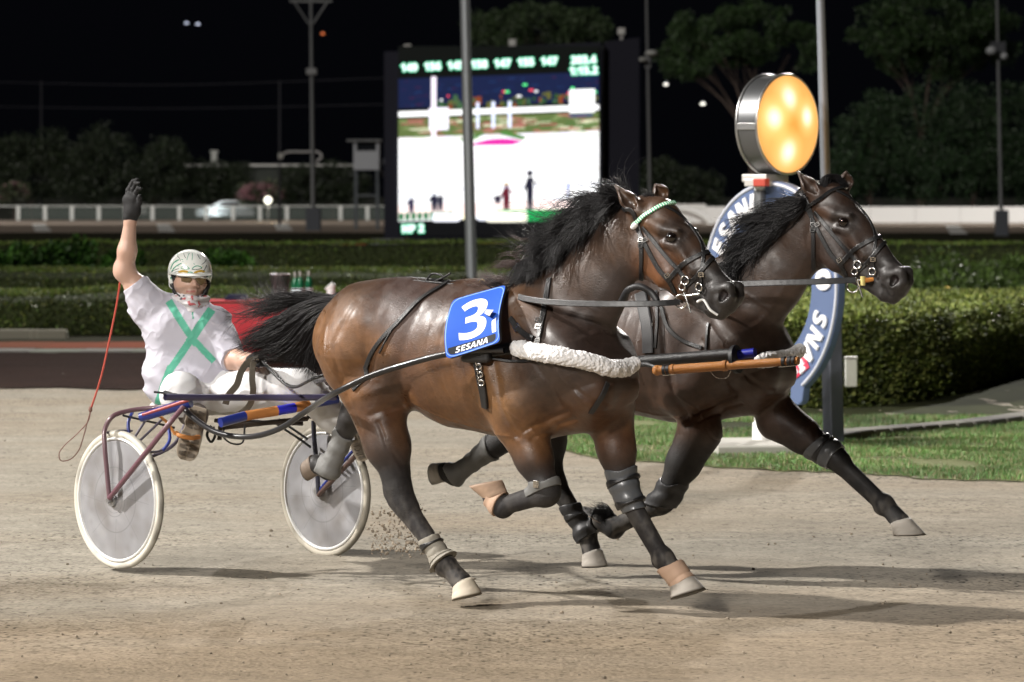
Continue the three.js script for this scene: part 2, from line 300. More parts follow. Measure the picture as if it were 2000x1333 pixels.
// ---------------------------------------------------------------- hedges: a clipped body of twigs under many small leaves
const leafGeo = (() => { const g = new THREE.BufferGeometry(); g.setAttribute('position', new THREE.Float32BufferAttribute([0, 0, 0, .5, .1, .42, 0, 0, 1, -.5, .1, .42], 3)); g.setIndex([0, 1, 2, 0, 2, 3]); g.computeVertexNormals(); return g; })();
const leafMat = phys([1, 1, 1], .55, { side: THREE.DoubleSide, transmission: .2, thickness: 0 });
function leaves(parent, name, n, place, size, cols) {
  const m = new THREE.InstancedMesh(leafGeo, leafMat, n), o = new THREE.Object3D(), c = new THREE.Color();
  for (let i = 0; i < n; i++) { const [p, nor] = place(); o.position.copy(p); o.lookAt(p.x + nor.x + rr(-.9, .9), p.y + nor.y + rr(-.6, .9), p.z + nor.z + rr(-.9, .9)); o.rotateZ(rr(0, 6.3)); const s = size * rr(.6, 1.35); o.scale.set(s * .75, s, s); o.updateMatrix(); m.setMatrixAt(i, o.matrix);
    const q = cols[Math.floor(rnd() * cols.length)], w = rr(.7, 1.3) * (.4 + 1.9 * fbm(p.x * 2.2, p.y * 3, p.z * 2.2, 2)); m.setColorAt(i, c.setRGB(q[0] * w, q[1] * w, q[2] * w)); }
  m.name = name; shade(m); m.userData.kind = 'stuff'; parent.add(m); return m;
}
const hedgeCols = [[.1, .17, .03], [.14, .19, .04], [.08, .12, .03], [.18, .2, .05]];
const hedgeCore = std([.045, .06, .02], 1);
// path: [x, d] points along its front; thickness to the back; height
function hedge(label, path, thick, h, n, cols = hedgeCols, ht = (s) => .07 * (fbm(s * 14, h * 9, 3, 3) - .5)) {
  const t = thing('hedge', label, 'hedge'), c = curve(path.map(([x, d]) => V(x, 0, -d))), pos = [], idx = [], N = 60;
  const prof = [[.05, 0], [.0, .25], [.0, .6], [.025, .84], [.08, .95], [.5, 1], [.92, .95], [.975, .84], [1, .6], [.95, 0]];
  const fr = (s) => { const p = c.getPoint(s), g = c.getTangent(s), nb = V(g.z, 0, -g.x); if (nb.z > 0) nb.negate(); return [p, nb]; };
  for (let i = 0; i <= N; i++) { const [p, nb] = fr(i / N); for (const [a, b] of prof) { const wob = .04 * (fbm(p.x * 3 + a * 5, b * 4, p.z * 2, 2) - .5); const q = p.clone().addScaledVector(nb, .04 + a * (thick - .08) + wob); pos.push(q.x, b * (h - .03 + ht(i / N)) + wob * b, q.z); } }
  const m = prof.length; for (let i = 0; i < N; i++) for (let k = 0; k + 1 < m; k++) { const a = i * m + k; idx.push(a, a + m, a + 1, a + 1, a + m, a + m + 1); }
  part('twigs', geo(pos, idx), hedgeCore, t);
  leaves(t, 'foliage', Math.round(n * 1.3), () => {
    const s = rnd(), [p, nb] = fr(s), H = h + ht(s), f = rnd() * (H + thick * .8 + .0); let q, nor;
    if (f < H) { q = p.clone().addScaledVector(nb, .05 + .07 * (fbm(p.x * 3, f * 4, p.z, 2) - .5) - rr(0, .05)); q.y = f * .99; nor = nb.clone().negate(); } else { q = p.clone().addScaledVector(nb, rr(0, thick)); q.y = H - .02 + .07 * (fbm(q.x * 2.5, q.z * 2.5, 3, 2) - .5) + rr(0, .04); nor = V(0, 1, 0); }
    return [q, nor];
  }, .047, cols);
  return t;
}
hedge('low dark green clipped hedge nearest the terracotta kerb, in front of the other two rows', [[-14, 51.6], [-8, 51.8], [-3, 52], [1, 52.2]], 2.4, .58, 30000);
hedge('second row of clipped hedge, brownish green, between the lowest row and the tallest row', [[-14, 60], [-7, 60.2], [2, 60.4]], 2.2, .72, 20000);
hedge('tallest rear row of clipped hedge in front of the big screen and dark infield', [[-14, 74], [-5, 74.4], [8, 74.6], [20, 74]], 2, .98, 34000, [[.13, .22, .04], [.16, .24, .05], [.09, .15, .03], [.2, .23, .06]]);
hedge('clipped hedge curving round the flower bed, yellow green on top and dark in front', [[1.4, 35], [2.3, 34.4], [3.1, 34.5], [4.1, 36.2], [5.3, 40], [6.8, 45]], 3.6, .8, 80000, [[.1, .135, .024], [.125, .16, .03], [.05, .07, .015], [.18, .2, .05]]);
function shrub(label, x, d, r, h, n, cols, size = .07, group) {
  const t = thing('shrub', label, 'shrub', [0, 0, 0], 0, group); const blobs = Array.from({ length: 7 }, () => [x + rr(-.6, .6) * r, rr(.45, .8) * h, -d + rr(-.5, .5) * r, rr(.32, .5) * Math.min(r, h)]);
  const st = []; for (const b of blobs) st.push(bar(V(x + (b[0] - x) * .2, 0, -d), V(b[0], b[1], b[2]), .025, .008, 5));
  part('stem', st, std([.05, .04, .025], .9), t);
  leaves(t, 'foliage', n, () => { const b = blobs[Math.floor(rnd() * 7)], a = V(rr(-1, 1), rr(-1, 1), rr(-1, 1)).normalize(), k = b[3] * Math.pow(rnd(), .4) * (1 + .3 * (fbm(a.x * 2, a.y * 2, a.z * 2) - .5)); return [V(b[0] + a.x * k, Math.max(.03, b[1] + a.y * k), b[2] + a.z * k), a]; }, size, cols);
  return t;
}
const freshCols = [[.05, .14, .02], [.07, .17, .025], [.04, .1, .02]];
for (const [u, w, top, label] of [[30, .55, 472, 'leafy bright green shrub at the end of the hedge rows'], [150, .7, 470, 'leafy bright green shrub beside the first one behind the raised arm'], [245, .5, 482, 'small leafy shrub directly behind the raised arm'], [455, .55, 486, 'leafy shrub between the helmet and the red table']]) shrub(label, (u - 1000) * 66 / FOC, 66, w, EYE - (top - HOR) * 66 / FOC, 2600, freshCols, .1, 'shrubs between the hedge rows');
for (const [u, d, w, h, label] of [[1690, 46, .7, .75, 'low green shrub with yellow flowers inside the hedge ring, under the muzzle'], [1790, 50, .9, .8, 'loose green shrub with yellow flowers in the middle of the flower bed'], [1890, 54, .9, .95, 'loose green shrub near the back of the flower bed'], [1600, 48, .7, .75, 'green shrub behind the blue horseshoe sign'], [1980, 57, .8, 1.0, 'green shrub at the far end of the flower bed']]) {
  const t = shrub(label, (u - 1000) * d / FOC, d, w, h, 3000, [[.06, .1, .025], [.08, .13, .03], [.05, .08, .02]], .09, 'shrubs in the flower bed');
  if (u < 1800) for (let i = 0; i < 6; i++) part('flower', new THREE.SphereGeometry(.045, 8, 6).scale(1, .6, 1).translate((u - 1000) * d / FOC + rr(-.6, .6), h * rr(.6, .95), -d + rr(.1, .6)), std([.75, .5, .03], .6), t);
}
shrub('dark rounded bush at the foot of the tall pole behind the near mane', at(900, 540, 47).x, 47, .45, at(900, 532, 47).y, 2600, [[.05, .05, .02], [.04, .045, .02]], .08);
// rough stones lying before the hedges at the far left of the kerb
for (const [u, v, w] of [[30, 664, .55], [118, 660, .42], [75, 667, .3]]) { const p = groundAt(u, v); const t = tag(part('stone_block', new RoundedBoxGeometry(w, .15, .3, 2, .04).rotateY(.1).translate(p.x, .075, -50.4), std([.26, .25, .2], .95)), u === 30 ? 'long weathered stone block under the hedge at the end of the kerb' : u === 118 ? 'shorter pale stone block under the hedge, beside the whip cord' : 'small stone lying between two larger blocks under the hedge', 'stone'); }
// ---------------------------------------------------------------- horses
// a frame standing on the ground: x forward, y up, z to its right; P() finds the point of the plane z that is seen at a pixel
class Stand {
  constructor(u, d, deg) { this.D = d; this.X = (u - 1000) * d / FOC; this.a = deg * Math.PI / 180; this.c = Math.cos(this.a); this.s = Math.sin(this.a); this.eye = this.local(V(0, EYE, 0)); }
  P(u, v, z = 0) {
    const k = (u - 1000) / FOC, x = (k * (this.D - z * this.c) - this.X + z * this.s) / (this.c + k * this.s), d = this.D - x * this.s - z * this.c;
    return V(x, EYE - (v - HOR) * d / FOC, z);
  }
  local(w) { const X = w.x - this.X, Z = w.z + this.D; return V(X * this.c + Z * this.s, w.y, -X * this.s + Z * this.c); }
  world(p) { return V(this.X + p.x * this.c - p.z * this.s, p.y, -this.D + p.x * this.s + p.z * this.c); }
  ray(u, v) { return this.local(at(u, v, 10)).sub(this.eye).normalize(); }
  group(name, label, category) { return thing(name, label, category, [this.X, 0, -this.D], -this.a); }
}
const mir = (p) => V(p.x, p.y, -p.z);
const S1 = new Stand(920, 18, 34);
const S2 = new Stand(1236, 19.3, 29);

function trunk(f) {
  const P = (u, v, z) => S1.P(u, v, z);
  const both = (a, b, ra, rb, k, s) => { f.add(a, b, ra, rb, k, s); f.add(mir(a), mir(b), ra, rb, k, s); };
  f.add(P(1010, 706), P(905, 696), .345, .314, .08, .82);
  f.add(P(905, 696), P(800, 664), .314, .266, .12, .84);
  f.add(P(800, 664), P(722, 654), .268, .246, .12, .9);
  f.add(P(722, 654), P(690, 668), .238, .2, .08, .92);
  both(P(722, 640, .13), P(690, 690, .13), .15, .15, .08);       // haunches
  both(P(690, 690, .14), P(690, 725, .13), .155, .125, .08);
  f.add(P(1040, 592), P(930, 602), .085, .1, .12, .7);            // withers
  f.add(P(930, 612), P(760, 604), .085, .095, .1, .8);              // loins
  f.add(P(1010, 706), P(1120, 722), .33, .245, .12, .84);        // forehand
  both(P(1142, 735, .1), P(1150, 760, .1), .155, .13, .09);      // breast
  both(P(1020, 600, .13), P(1110, 700, .17), .1, .12, .07);      // shoulder blades
  both(P(1095, 690, .18), P(1030, 780, .18), .115, .12, .07);    // upper arms
  both(P(985, 740, .18), P(1000, 800, .18), .1, .1, .08);
  f.add(P(1060, 800), P(1140, 800), .12, .1, .1);                // between the forelegs
  both(P(786, 695, .14), P(764, 752, .12), .09, .07, .1);         // flank fold
}
function neck(f, n) { for (let i = 0; i + 1 < n.length; i++) f.add(n[i][0], n[i + 1][0], n[i][1], n[i + 1][1], i ? .06 : .12, n[i][2]); }
// pixel places are those of the head with the green browband; P moves them for the other horse
function head(f, P) {
  const both = (a, b, ra, rb, k, s = 1, cut = false) => { f.add(a, b, ra, rb, k, s, cut); f.add(mir(a), mir(b), ra, rb, k, s, cut); };
  f.add(P(1262, 428), P(1288, 432), .1, .1, .05, .85);
  f.add(P(1290, 430), P(1335, 482), .092, .085, .04, .95);
  f.add(P(1335, 482), P(1372, 524), .084, .066, .04, .9);
  f.add(P(1366, 516), P(1412, 568), .066, .056, .03, .85);
  f.add(P(1408, 574), P(1416, 584), .068, .062, .035, .92);       // muzzle
  f.add(P(1424, 588), P(1420, 598), .042, .038, .03, 1.2);        // upper lip
  f.add(P(1275, 500), P(1340, 556), .115, .07, .05, .6);          // jaw
  f.add(P(1340, 556), P(1390, 598), .066, .046, .035, .8);
  f.add(P(1396, 606), P(1408, 612), .036, .032, .025, 1.15);      // chin
  both(P(1270, 490, .05), P(1300, 535, .055), .098, .07, .035, .62);  // cheeks
  both(P(1322, 480, .075), P(1352, 528, .06), .02, .014, .035);   // cheek ridge
  both(P(1298, 449, .08), P(1322, 453, .08), .02, .018, .03);  // brow
  both(P(1300, 476, .085), P(1320, 480, .08), .015, .015, .025);  // under the eye
  both(P(1268, 436, .085), P(1290, 446, .085), .02, .02, .03);
  both(P(1398, 566, .048), P(1424, 562, .04), .024, .024, .02);   // nostril rims
  both(P(1424, 562, .042), P(1428, 580, .04), .022, .022, .02);
  both(P(1406, 584, .048), P(1420, 590, .042), .022, .022, .02);
  both(P(1420, 600, .075), P(1376, 588, .075), .006, .004, .008, 1, true);  // mouth
  both(P(1306, 464, .1), P(1314, 465, .1), .02, .02, .01, 1, true);
}
function ears(f, P, e) {
  for (const [b, m, t, z, back] of e) {
    const B = P(...b), M = P(...m), T = P(...t);
    f.add(B, M, .04, .036, .03); f.add(M, T, .036, .006, .02);
    const o = V(...back), B2 = B.clone().lerp(M, .5).add(o), M2 = M.clone().add(o), T2 = M.clone().lerp(T, .7).add(o.clone().multiplyScalar(.6));
    f.add(B2, M2, .014, .024, .012, 1, true); f.add(M2, T2, .024, .006, .012, 1, true);
  }
}
function foreleg(f, S, L, z) {
  const p = L.map(([u, v]) => S.P(u, v, z)), [E, K, F, C] = p, mid = E.clone().lerp(K, .45), up = K.clone().sub(E).normalize(), fw = V(up.y, -up.x, 0).multiplyScalar(-1);
  f.add(E, mid, .112, .084, .07); f.add(mid, K, .084, .054, .04);
  f.add(E.clone().addScaledVector(fw, .03), mid.clone().addScaledVector(fw, .015), .075, .055, .05);
  f.add(K.clone().lerp(E, .08), K.clone().lerp(F, .1), .06, .054, .03);
  f.add(K.clone().lerp(F, .08), F, .043, .036, .03);
  const t = F.clone().sub(K).normalize(), back = V(t.y, -t.x, 0);
  f.add(K.clone().lerp(F, .15).addScaledVector(back, .026), F.clone().addScaledVector(back, .02), .028, .028, .02);
  f.add(F, F, .05, .05, .02); f.add(F.clone().addScaledVector(back, .026), F.clone().addScaledVector(back, .028), .034, .034, .02);
  f.add(F, C, .042, .048, .02);
}
function hindleg(f, S, L, z) {
  const p = L.map(([u, v]) => S.P(u, v, z)), [T, H, F, C] = p;                     // stifle, hock, fetlock, coronet
  const d = H.clone().sub(T).normalize(), back = V(d.y, -d.x, 0), mid = T.clone().lerp(H, .5);
  f.add(T, mid, .125, .095, .08); f.add(mid, H, .096, .056, .05);
  f.add(T.clone().addScaledVector(back, .08), mid.clone().addScaledVector(back, .04), .09, .06, .08);
  const c = F.clone().sub(H).normalize(), cb = V(c.y, -c.x, 0);
  f.add(H.clone().lerp(T, .08), H.clone().lerp(F, .14), .06, .054, .03);
  f.add(H.clone().addScaledVector(back, .058).lerp(T, .06), mid.clone().lerp(H, .35).addScaledVector(back, .035), .03, .02, .03);   // point of hock and its tendon
  f.add(H.clone().addScaledVector(cb, .035), H.clone().lerp(F, .4).addScaledVector(cb, .022), .034, .024, .03);
  f.add(H.clone().lerp(F, .1), F, .047, .038, .03);
  f.add(H.clone().lerp(F, .2).addScaledVector(cb, .022), F.clone().addScaledVector(cb, .016), .024, .023, .02);
  f.add(F, F, .052, .052, .02); f.add(F.clone().addScaledVector(cb, .026), F.clone().addScaledVector(cb, .028), .036, .036, .02);
  f.add(F, C, .043, .05, .02);
}
// a hoof: coronet ring at c (with its heel lower), ground ring about s, toe at t
function hoofGeo(c, s, t, rc = .05, flare = 1) {
  const e1 = t.clone().sub(s), len = e1.length(); e1.normalize();
  const ax = c.clone().sub(s), n = ax.clone().addScaledVector(e1, -ax.dot(e1)).normalize(), e2 = n.clone().cross(e1), col = [], pos = [], idx = [], N = 22, R = 7;
  for (let j = 0; j <= R; j++) {
    const q = j / R, w = Math.pow(q, .9), ct = c.clone().lerp(s, q);
    for (let i = 0; i < N; i++) {
      const a = i / N * 2 * Math.PI, ca = Math.cos(a), sa = Math.sin(a);
      const fr = ca > 0 ? lerp(rc, len, w) : lerp(rc * .95, len * .66, w), la = lerp(rc * .95, len * .8 * flare, w), dip = (1 - q) * (ca > 0 ? .012 : -.018) * Math.abs(ca), bump = (j === 1 || j === 5 ? .0015 : 0);
      const p = ct.clone().addScaledVector(e1, ca * (fr + bump)).addScaledVector(e2, sa * (la + bump)).addScaledVector(n, dip); pos.push(p.x, p.y, p.z); const kk = (.62 + .55 * fbm(i * .5, j * 1.5, rc * 90, 3)) * (j === 0 ? .55 : j === R ? .5 : 1); col.push(kk, kk * .97, kk * .93);
    }
  }
  for (let j = 0; j < R; j++) for (let i = 0; i < N; i++) { const a = j * N + i, b = j * N + (i + 1) % N; idx.push(a, a + N, b, b, a + N, b + N); }
  const top = pos.length / 3; pos.push(c.x, c.y, c.z, s.x + n.x * .008, s.y + n.y * .008, s.z + n.z * .008); col.push(.5, .5, .5, .4, .38, .35);
  for (let i = 0; i < N; i++) { idx.push(top, i, (i + 1) % N); idx.push(top + 1, R * N + (i + 1) % N, R * N + i); }
  return geo(pos, idx, { color: col });
}
// many tapered strands between guide polylines (same number of points each)
function strands(guides, count, { r = .0016, jit = .03, z = .03, seg = 9, clump = .25, curl = .01, root = .01 } = {}) {
  const pos = [], idx = [], nor = [], m = guides[0].length, clumps = Math.max(3, Math.round(count / 14));
  const cl = Array.from({ length: clumps }, () => [rnd(), rr(-1, 1), rr(-1, 1), rr(-1, 1), rr(0, 6.3), rr(.75, 1.08)]);
  for (let c = 0; c < count; c++) {
    const q = cl[Math.floor(rnd() * clumps)], g = clamp(q[0] + rr(-1, 1) * .02, 0, .9999) * (guides.length - 1), gi = Math.floor(g), gt = g - gi;
    const o = [q[1] + rr(-1, 1) * clump, q[2] + rr(-1, 1) * clump, q[3] + rr(-1, 1) * clump], ro = [rr(-1, 1) * root, rr(-1, 1) * root, rr(-1, 1) * z], ph = q[4] + rr(-.4, .4), len = lerp(q[5], 1, .5) * rr(.85, 1);
    const cp = []; for (let i = 0; i < m; i++) { const p = guides[gi][i].clone().lerp(guides[gi + 1][i], gt), k = i / (m - 1); p.x += ro[0] + o[0] * jit * k * k; p.y += ro[1] + o[1] * jit * k * k; p.z += ro[2] * (1 - k * .5) + o[2] * jit * k; cp.push(p); }
    const cv = curve(cp), base = pos.length / 3, rad = r * rr(.7, 1.3);
    for (let i = 0; i <= seg; i++) {
      const k = i / seg * len, p = cv.getPoint(Math.min(1, k)), t = cv.getTangent(Math.min(1, k)), s = V(0, 0, 1).cross(t).normalize(), b = t.clone().cross(s);
      p.addScaledVector(s, Math.sin(ph + k * 7) * curl * k).addScaledVector(b, Math.cos(ph * 1.7 + k * 6) * curl * k);
      const w = rad * (1 - .85 * Math.pow(i / seg, 2));
      for (let a = 0; a < 3; a++) { const ca = Math.cos(a * 2.094), sa = Math.sin(a * 2.094), n = s.clone().multiplyScalar(ca).addScaledVector(b, sa); pos.push(p.x + n.x * w, p.y + n.y * w, p.z + n.z * w); nor.push(n.x, n.y, n.z); }
    }
    for (let i = 0; i < seg; i++) for (let a = 0; a < 3; a++) { const A = base + i * 3 + a, B = base + i * 3 + (a + 1) % 3; idx.push(A, B, A + 3, B, B + 3, A + 3); }
  }
  return geo(pos, idx, { normal: nor });
}
const coatBump = noiseTex(256, (x, y) => .6 * tileNoise(x, y, 70, 3) + .4 * tileNoise(x, y, 24, 9), [17, 20]);
const coatMask = noiseTex(512, (x, y) => { const Y = y * 2.2, body = sstep(Y, .5, .85), head = .75; return (.12 + .88 * body) * (.35 + .9 * (.6 * fbm(x * 26, y * 20, 2, 3) + .4 * noise(x * 9, y * 7, 5)) - .2); });
const coatRoughLegs = noiseTex(512, (x, y) => { const Y = y * 2.2, body = sstep(Y, .45, .85), n = .45 * fbm(x * 22, y * 14, 3, 3) + .3 * noise(x * 60, y * 40, 5) + .25 * noise(x * 200, y * 140, 6); return lerp(.66 + .25 * n, .1 + .8 * n, body); });
const coatRough = noiseTex(256, (x, y) => .1 + .8 * (.45 * tileNoise(x, y, 6, 3) + .3 * tileNoise(x, y, 17, 5) + .25 * tileNoise(x, y, 60, 6)), [1.6, 1.6]);
const coat = phys([1, 1, 1], 1, { vertexColors: true, clearcoat: .4, clearcoatRoughness: .36, roughnessMap: coatRoughLegs, bumpMap: coatBump, bumpScale: .0013, clearcoatMap: coatMask, sheen: .2, sheenRoughness: .5, sheenColor: new THREE.Color().setRGB(.5, .45, .4) });
const M = {
  hair: phys([.0075, .0065, .0075], .55, { specularIntensity: .6 }), hairBrown: phys([.05, .02, .015], .5),
  leather: phys([.014, .014, .015], .38, { clearcoat: .25, clearcoatRoughness: .35, bumpMap: noiseTex(128, (x, y) => tileNoise(x, y, 30, 2), [30, 30]), bumpScale: .0006 }),
  rubber: std([.018, .018, .02], .5), steel: std([.75, .74, .72], .22, { metalness: 1 }), brass: std([.7, .52, .22], .3, { metalness: 1 }),
  eye: phys([.008, .005, .004], .05, { clearcoat: 1, clearcoatRoughness: .02 }), white: std([.78, .78, .78], .8), skin: std([.5, .3, .22], .55),
};
function coatColor(c, hd, legs) {
  // hd: local places of eye, nostril, cheek; legs: knees and hocks
  return (x, y, z, nx, ny) => {
    const n = fbm(x * 5, y * 5, z * 5, 3), n2 = fbm(x * 22, y * 26, z * 22, 2);
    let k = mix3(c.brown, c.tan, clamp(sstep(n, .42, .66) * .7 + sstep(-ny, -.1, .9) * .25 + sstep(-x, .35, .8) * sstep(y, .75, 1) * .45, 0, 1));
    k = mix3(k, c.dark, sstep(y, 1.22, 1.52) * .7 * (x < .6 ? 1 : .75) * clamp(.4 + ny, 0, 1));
    k = mix3(k, c.grey, sstep(x, .35, .62) * sstep(y, .95, 1.15) * .75 * (1 - sstep(x, .95, 1.15)));
    for (const [p, r, q, s] of hd.spots) k = mix3(k, q, s * (1 - sstep(Math.hypot(x - p.x, y - p.y) + .05 * (n - .5), r * .25, r)));
    k = mix3(k, c.leg, sstep(-y, -.86, -.6));
    const hx = x - hd.nose.x, hy = y - hd.nose.y, d = Math.hypot(hx, hy); k = mix3(k, c.muzzle, 1 - sstep(d, .12, .36));
    const e = Math.hypot(x - hd.eye.x, y - hd.eye.y); k = mix3(k, c.muzzle, (1 - sstep(e, .04, .12)) * .8);
    const ch = Math.hypot(x - hd.cheek.x, y - hd.cheek.y); k = mix3(k, c.cheek, (1 - sstep(ch, .05, .2)) * .8);
    k = mix3(k, [.012, .006, .006], 1 - sstep(Math.hypot(x - hd.nos.x, y - hd.nos.y), .016, .026)); for (const [p, r] of hd.dark) k = mix3(k, c.leg, 1 - sstep(Math.hypot(x - p.x, y - p.y, (z - p.z) * 1.4), r * .55, r));
    k = mix3(k, [.15, .135, .118], sstep(-y, -.66, -.1) * .6 * sstep(fbm(x * 24, y * 16, z * 24, 3), .36, .66)); const n3 = noise(x * 70 + y * 30, y * 40 - x * 20, z * 60); const w = .66 + .3 * n3 + .4 * n2 * (.6 + n * .8); return [k[0] * w, k[1] * w, k[2] * w];
  };
}
// muscle lines of trunk and limbs: hollows (or, with a minus, ridges and veins) along pixel lines of the first horse
const GROOVES = [
  [[[1000, 590], [1060, 640], [1118, 704], [1146, 768]], .011, .026], [[[968, 640], [980, 720], [996, 800], [1012, 850]], .012, .02], [[[1024, 842], [1056, 818], [1092, 806]], .009, .01], [[[1034, 858], [1062, 832], [1098, 822]], .007, .009], [[[1050, 690], [1080, 740], [1082, 790]], .007, .018],
  [[[812, 610], [792, 690], [772, 770], [752, 800]], .009, .036], [[[694, 590], [668, 668], [672, 752], [704, 840]], .007, .02], [[[735, 600], [716, 690], [724, 770], [740, 820]], .003, .026], [[[800, 760], [762, 792], [726, 812]], .008, .016],
  ...[0, 1, 2, 3, 4].map((i) => [[[846 + i * 27, 640 - i * 4], [838 + i * 27, 710], [856 + i * 27, 785]], .0026, .012]),
  [[[792, 790], [860, 826], [930, 846], [1000, 852]], -.004, .007], [[[1000, 800], [1030, 830], [1060, 900]], -.004, .007], [[[1226, 560], [1192, 625], [1172, 700], [1168, 745]], .014, .02], [[[1196, 470], [1150, 540], [1100, 620]], .005, .03], [[[1215, 520], [1170, 590], [1130, 660]], -.006, .018],
  [[[1044, 860], [1066, 930]], .006, .009], [[[738, 826], [764, 900], [778, 945]], .007, .01], [[[752, 860], [770, 930]], -.004, .007], [[[1060, 650], [1090, 690], [1104, 740], [1130, 780]], -.0035, .007], [[[1196, 840], [1210, 925]], .006, .009], [[[640, 640], [650, 700], [676, 770]], -.004, .012], [[[1120, 760], [1150, 790], [1170, 830]], .01, .014], [[[1108, 590], [1150, 625], [1160, 680]], -.005, .01],
];
function makeHorse(S, def) {
  const f = new Field(), g = S.group('horse', def.label, 'horse'), hp = def.headP;
  trunk(f); neck(f, def.neck.map(([u, v, r, s]) => [S.P(u, v), r, s])); head(f, hp); ears(f, hp, def.ears);
  foreleg(f, S, def.rf.j, def.rf.z); foreleg(f, S, def.lf.j, def.lf.z); hindleg(f, S, def.rh.j, def.rh.z); hindleg(f, S, def.lh.j, def.lh.z);
  if (def.extra) def.extra(f);
  for (const s of [1, -1]) { const h = f.hit(S.eye, S.ray(...def.nostril), 15, 21); if (!h) break; const q = V(h.x, h.y, s * h.z), r = V(h.x - .012, h.y - .02, s * (h.z - .004)); if (s > 0) def.nos = h.clone(); f.add(q, r, .02, .012, .012, 1, true); }
  const hd = { spots: (def.spots ?? []).map(([u, v, r, q, s]) => [S1.P(u, v, .25), r, q, s]), dark: def.darkSpots.map(([u, v, z, r]) => [S.P(u, v, z), r]), nos: def.nos, eye: hp(1311, 463, .09), nose: hp(1415, 590, 0), cheek: hp(1285, 540, .07) };
  const gv = GROOVES.map(([pts, d, w]) => { const p = pts.map(([u, v]) => S1.P(u, v, .24)), X = p.map((q) => q.x), Y = p.map((q) => q.y); return [p, d, w, Math.min(...X) - w * 2.5, Math.max(...X) + w * 2.5, Math.min(...Y) - w * 2.5, Math.max(...Y) + w * 2.5]; });
  const body = f.mesh(def.cell ?? .0066, V(def.back ?? -1.05, -.02, -.45), V(1.75, 2.12, .5), { color: coatColor(def.coat, hd), uv: (x, y) => [(x + 1.5) / 3.5, y / 2.2], fine: (x, y, z) => { if (y < .55 || x > 1.05) return 0; let s = -.005 * (fbm(x * 5 + 3, y * 4, z * 5, 2) - .5); if (Math.abs(z) > .05) for (const [p, d, w, xa, xb, ya, yb] of gv) { if (x < xa || x > xb || y < ya || y > yb) continue; let m = 9; for (let i = 0; i + 1 < p.length; i++) { const dx = p[i + 1].x - p[i].x, dy = p[i + 1].y - p[i].y, t = clamp(((x - p[i].x) * dx + (y - p[i].y) * dy) / (dx * dx + dy * dy), 0, 1), e = Math.hypot(x - p[i].x - dx * t, y - p[i].y - dy * t); if (e < m) m = e; } if (m < w * 2.5) s += .75 * d * Math.exp(-m * m / (w * w)) * sstep(Math.abs(z), .05, .12); } return s; } });
  part('body', body, coat, g);
  for (const e of [hp(1311, 464, .09), mir(hp(1311, 464, .09))]) part('eye', new THREE.SphereGeometry(.027, 24, 16).translate(e.x, e.y, e.z), M.eye, g);
  for (const [n, l] of [['rf', def.rf], ['lf', def.lf], ['rh', def.rh], ['lh', def.lh]]) {
    const [c, s, t] = l.hoof.map(([u, v]) => S.P(u, v, l.z)); part('hoof', hoofGeo(c, s, t, .051), l.hoofMat, g);
  }
  return { g, f, S, hp };
}
const hoofCream = std([.6, .55, .46], .65, { vertexColors: true });
const hoofGrey = std([.36, .34, .31], .7, { vertexColors: true }), hoofDark = std([.2, .16, .13], .7, { vertexColors: true }), hoofTan = std([.5, .36, .27], .7, { vertexColors: true }), bellTan = std([.46, .31, .22], .75);
const horseOne = makeHorse(S1, {
  label: 'bright bay horse with blue number cloth 3 and green and white browband, nearest the camera',
  headP: (u, v, z = 0) => S1.P(u, v, z), nostril: [1414, 576], spots: [[985, 765, .22, [.2, .1, .038], .7], [668, 690, .18, [.17, .078, .028], .6], [890, 800, .26, [.15, .072, .028], .5], [690, 760, .12, [.2, .09, .03], .5], [1070, 700, .34, [.042, .029, .024], .85], [1130, 640, .3, [.036, .024, .02], .8], [770, 575, .3, [.05, .03, .026], .75], [900, 590, .24, [.055, .028, .02], .6], [752, 730, .14, [.035, .018, .01], .7], [745, 860, .16, [.04, .022, .014], .6], [840, 680, .14, [.075, .035, .016], .5], [1200, 845, .14, [.2, .085, .03], .7], [1010, 870, .1, [.15, .07, .03], .5], [1232, 545, .1, [.25, .11, .045], .7], [1170, 560, .16, [.035, .025, .022], .6]], darkSpots: [[690, 812, -.13, .2], [640, 900, -.13, .2], [1040, 980, .15, .13], [780, 985, .14, .12]],
  neck: [[1075, 652, .255, .62], [1150, 562, .19, .55], [1212, 482, .142, .6], [1256, 434, .108, .75]],
  ears: [[[1246, 412, .07], [1226, 390, .085], [1203, 363, .09], 0, [.02, -.006, .02]], [[1288, 396, -.06], [1290, 376, -.065], [1280, 361, -.06], 0, [.02, -.004, .02]]],
  rf: { z: .15, j: [[1018, 838], [1072, 965], [982, 992], [962, 972]], hoof: [[973, 974], [953, 943], [920, 950]], hoofMat: hoofTan },
  lf: { z: -.15, j: [[1190, 815], [1222, 962], [1296, 1090], [1322, 1122]], hoof: [[1326, 1126], [1340, 1164], [1376, 1152]], hoofMat: hoofGrey },
  rh: { z: .14, j: [[738, 772], [782, 972], [872, 1105], [902, 1138]], hoof: [[903, 1137], [908, 1169], [938, 1161]], hoofMat: hoofCream },
  lh: { z: -.13, j: [[752, 740], [690, 812], [642, 918], [620, 908]], hoof: [[618, 906], [597, 917], [601, 940]], hoofMat: hoofDark },
  coat: { brown: [.082, .036, .016], tan: [.18, .084, .032], dark: [.03, .019, .013], grey: [.045, .029, .022], leg: [.014, .012, .012], muzzle: [.022, .019, .018], cheek: [.13, .05, .018] },
});
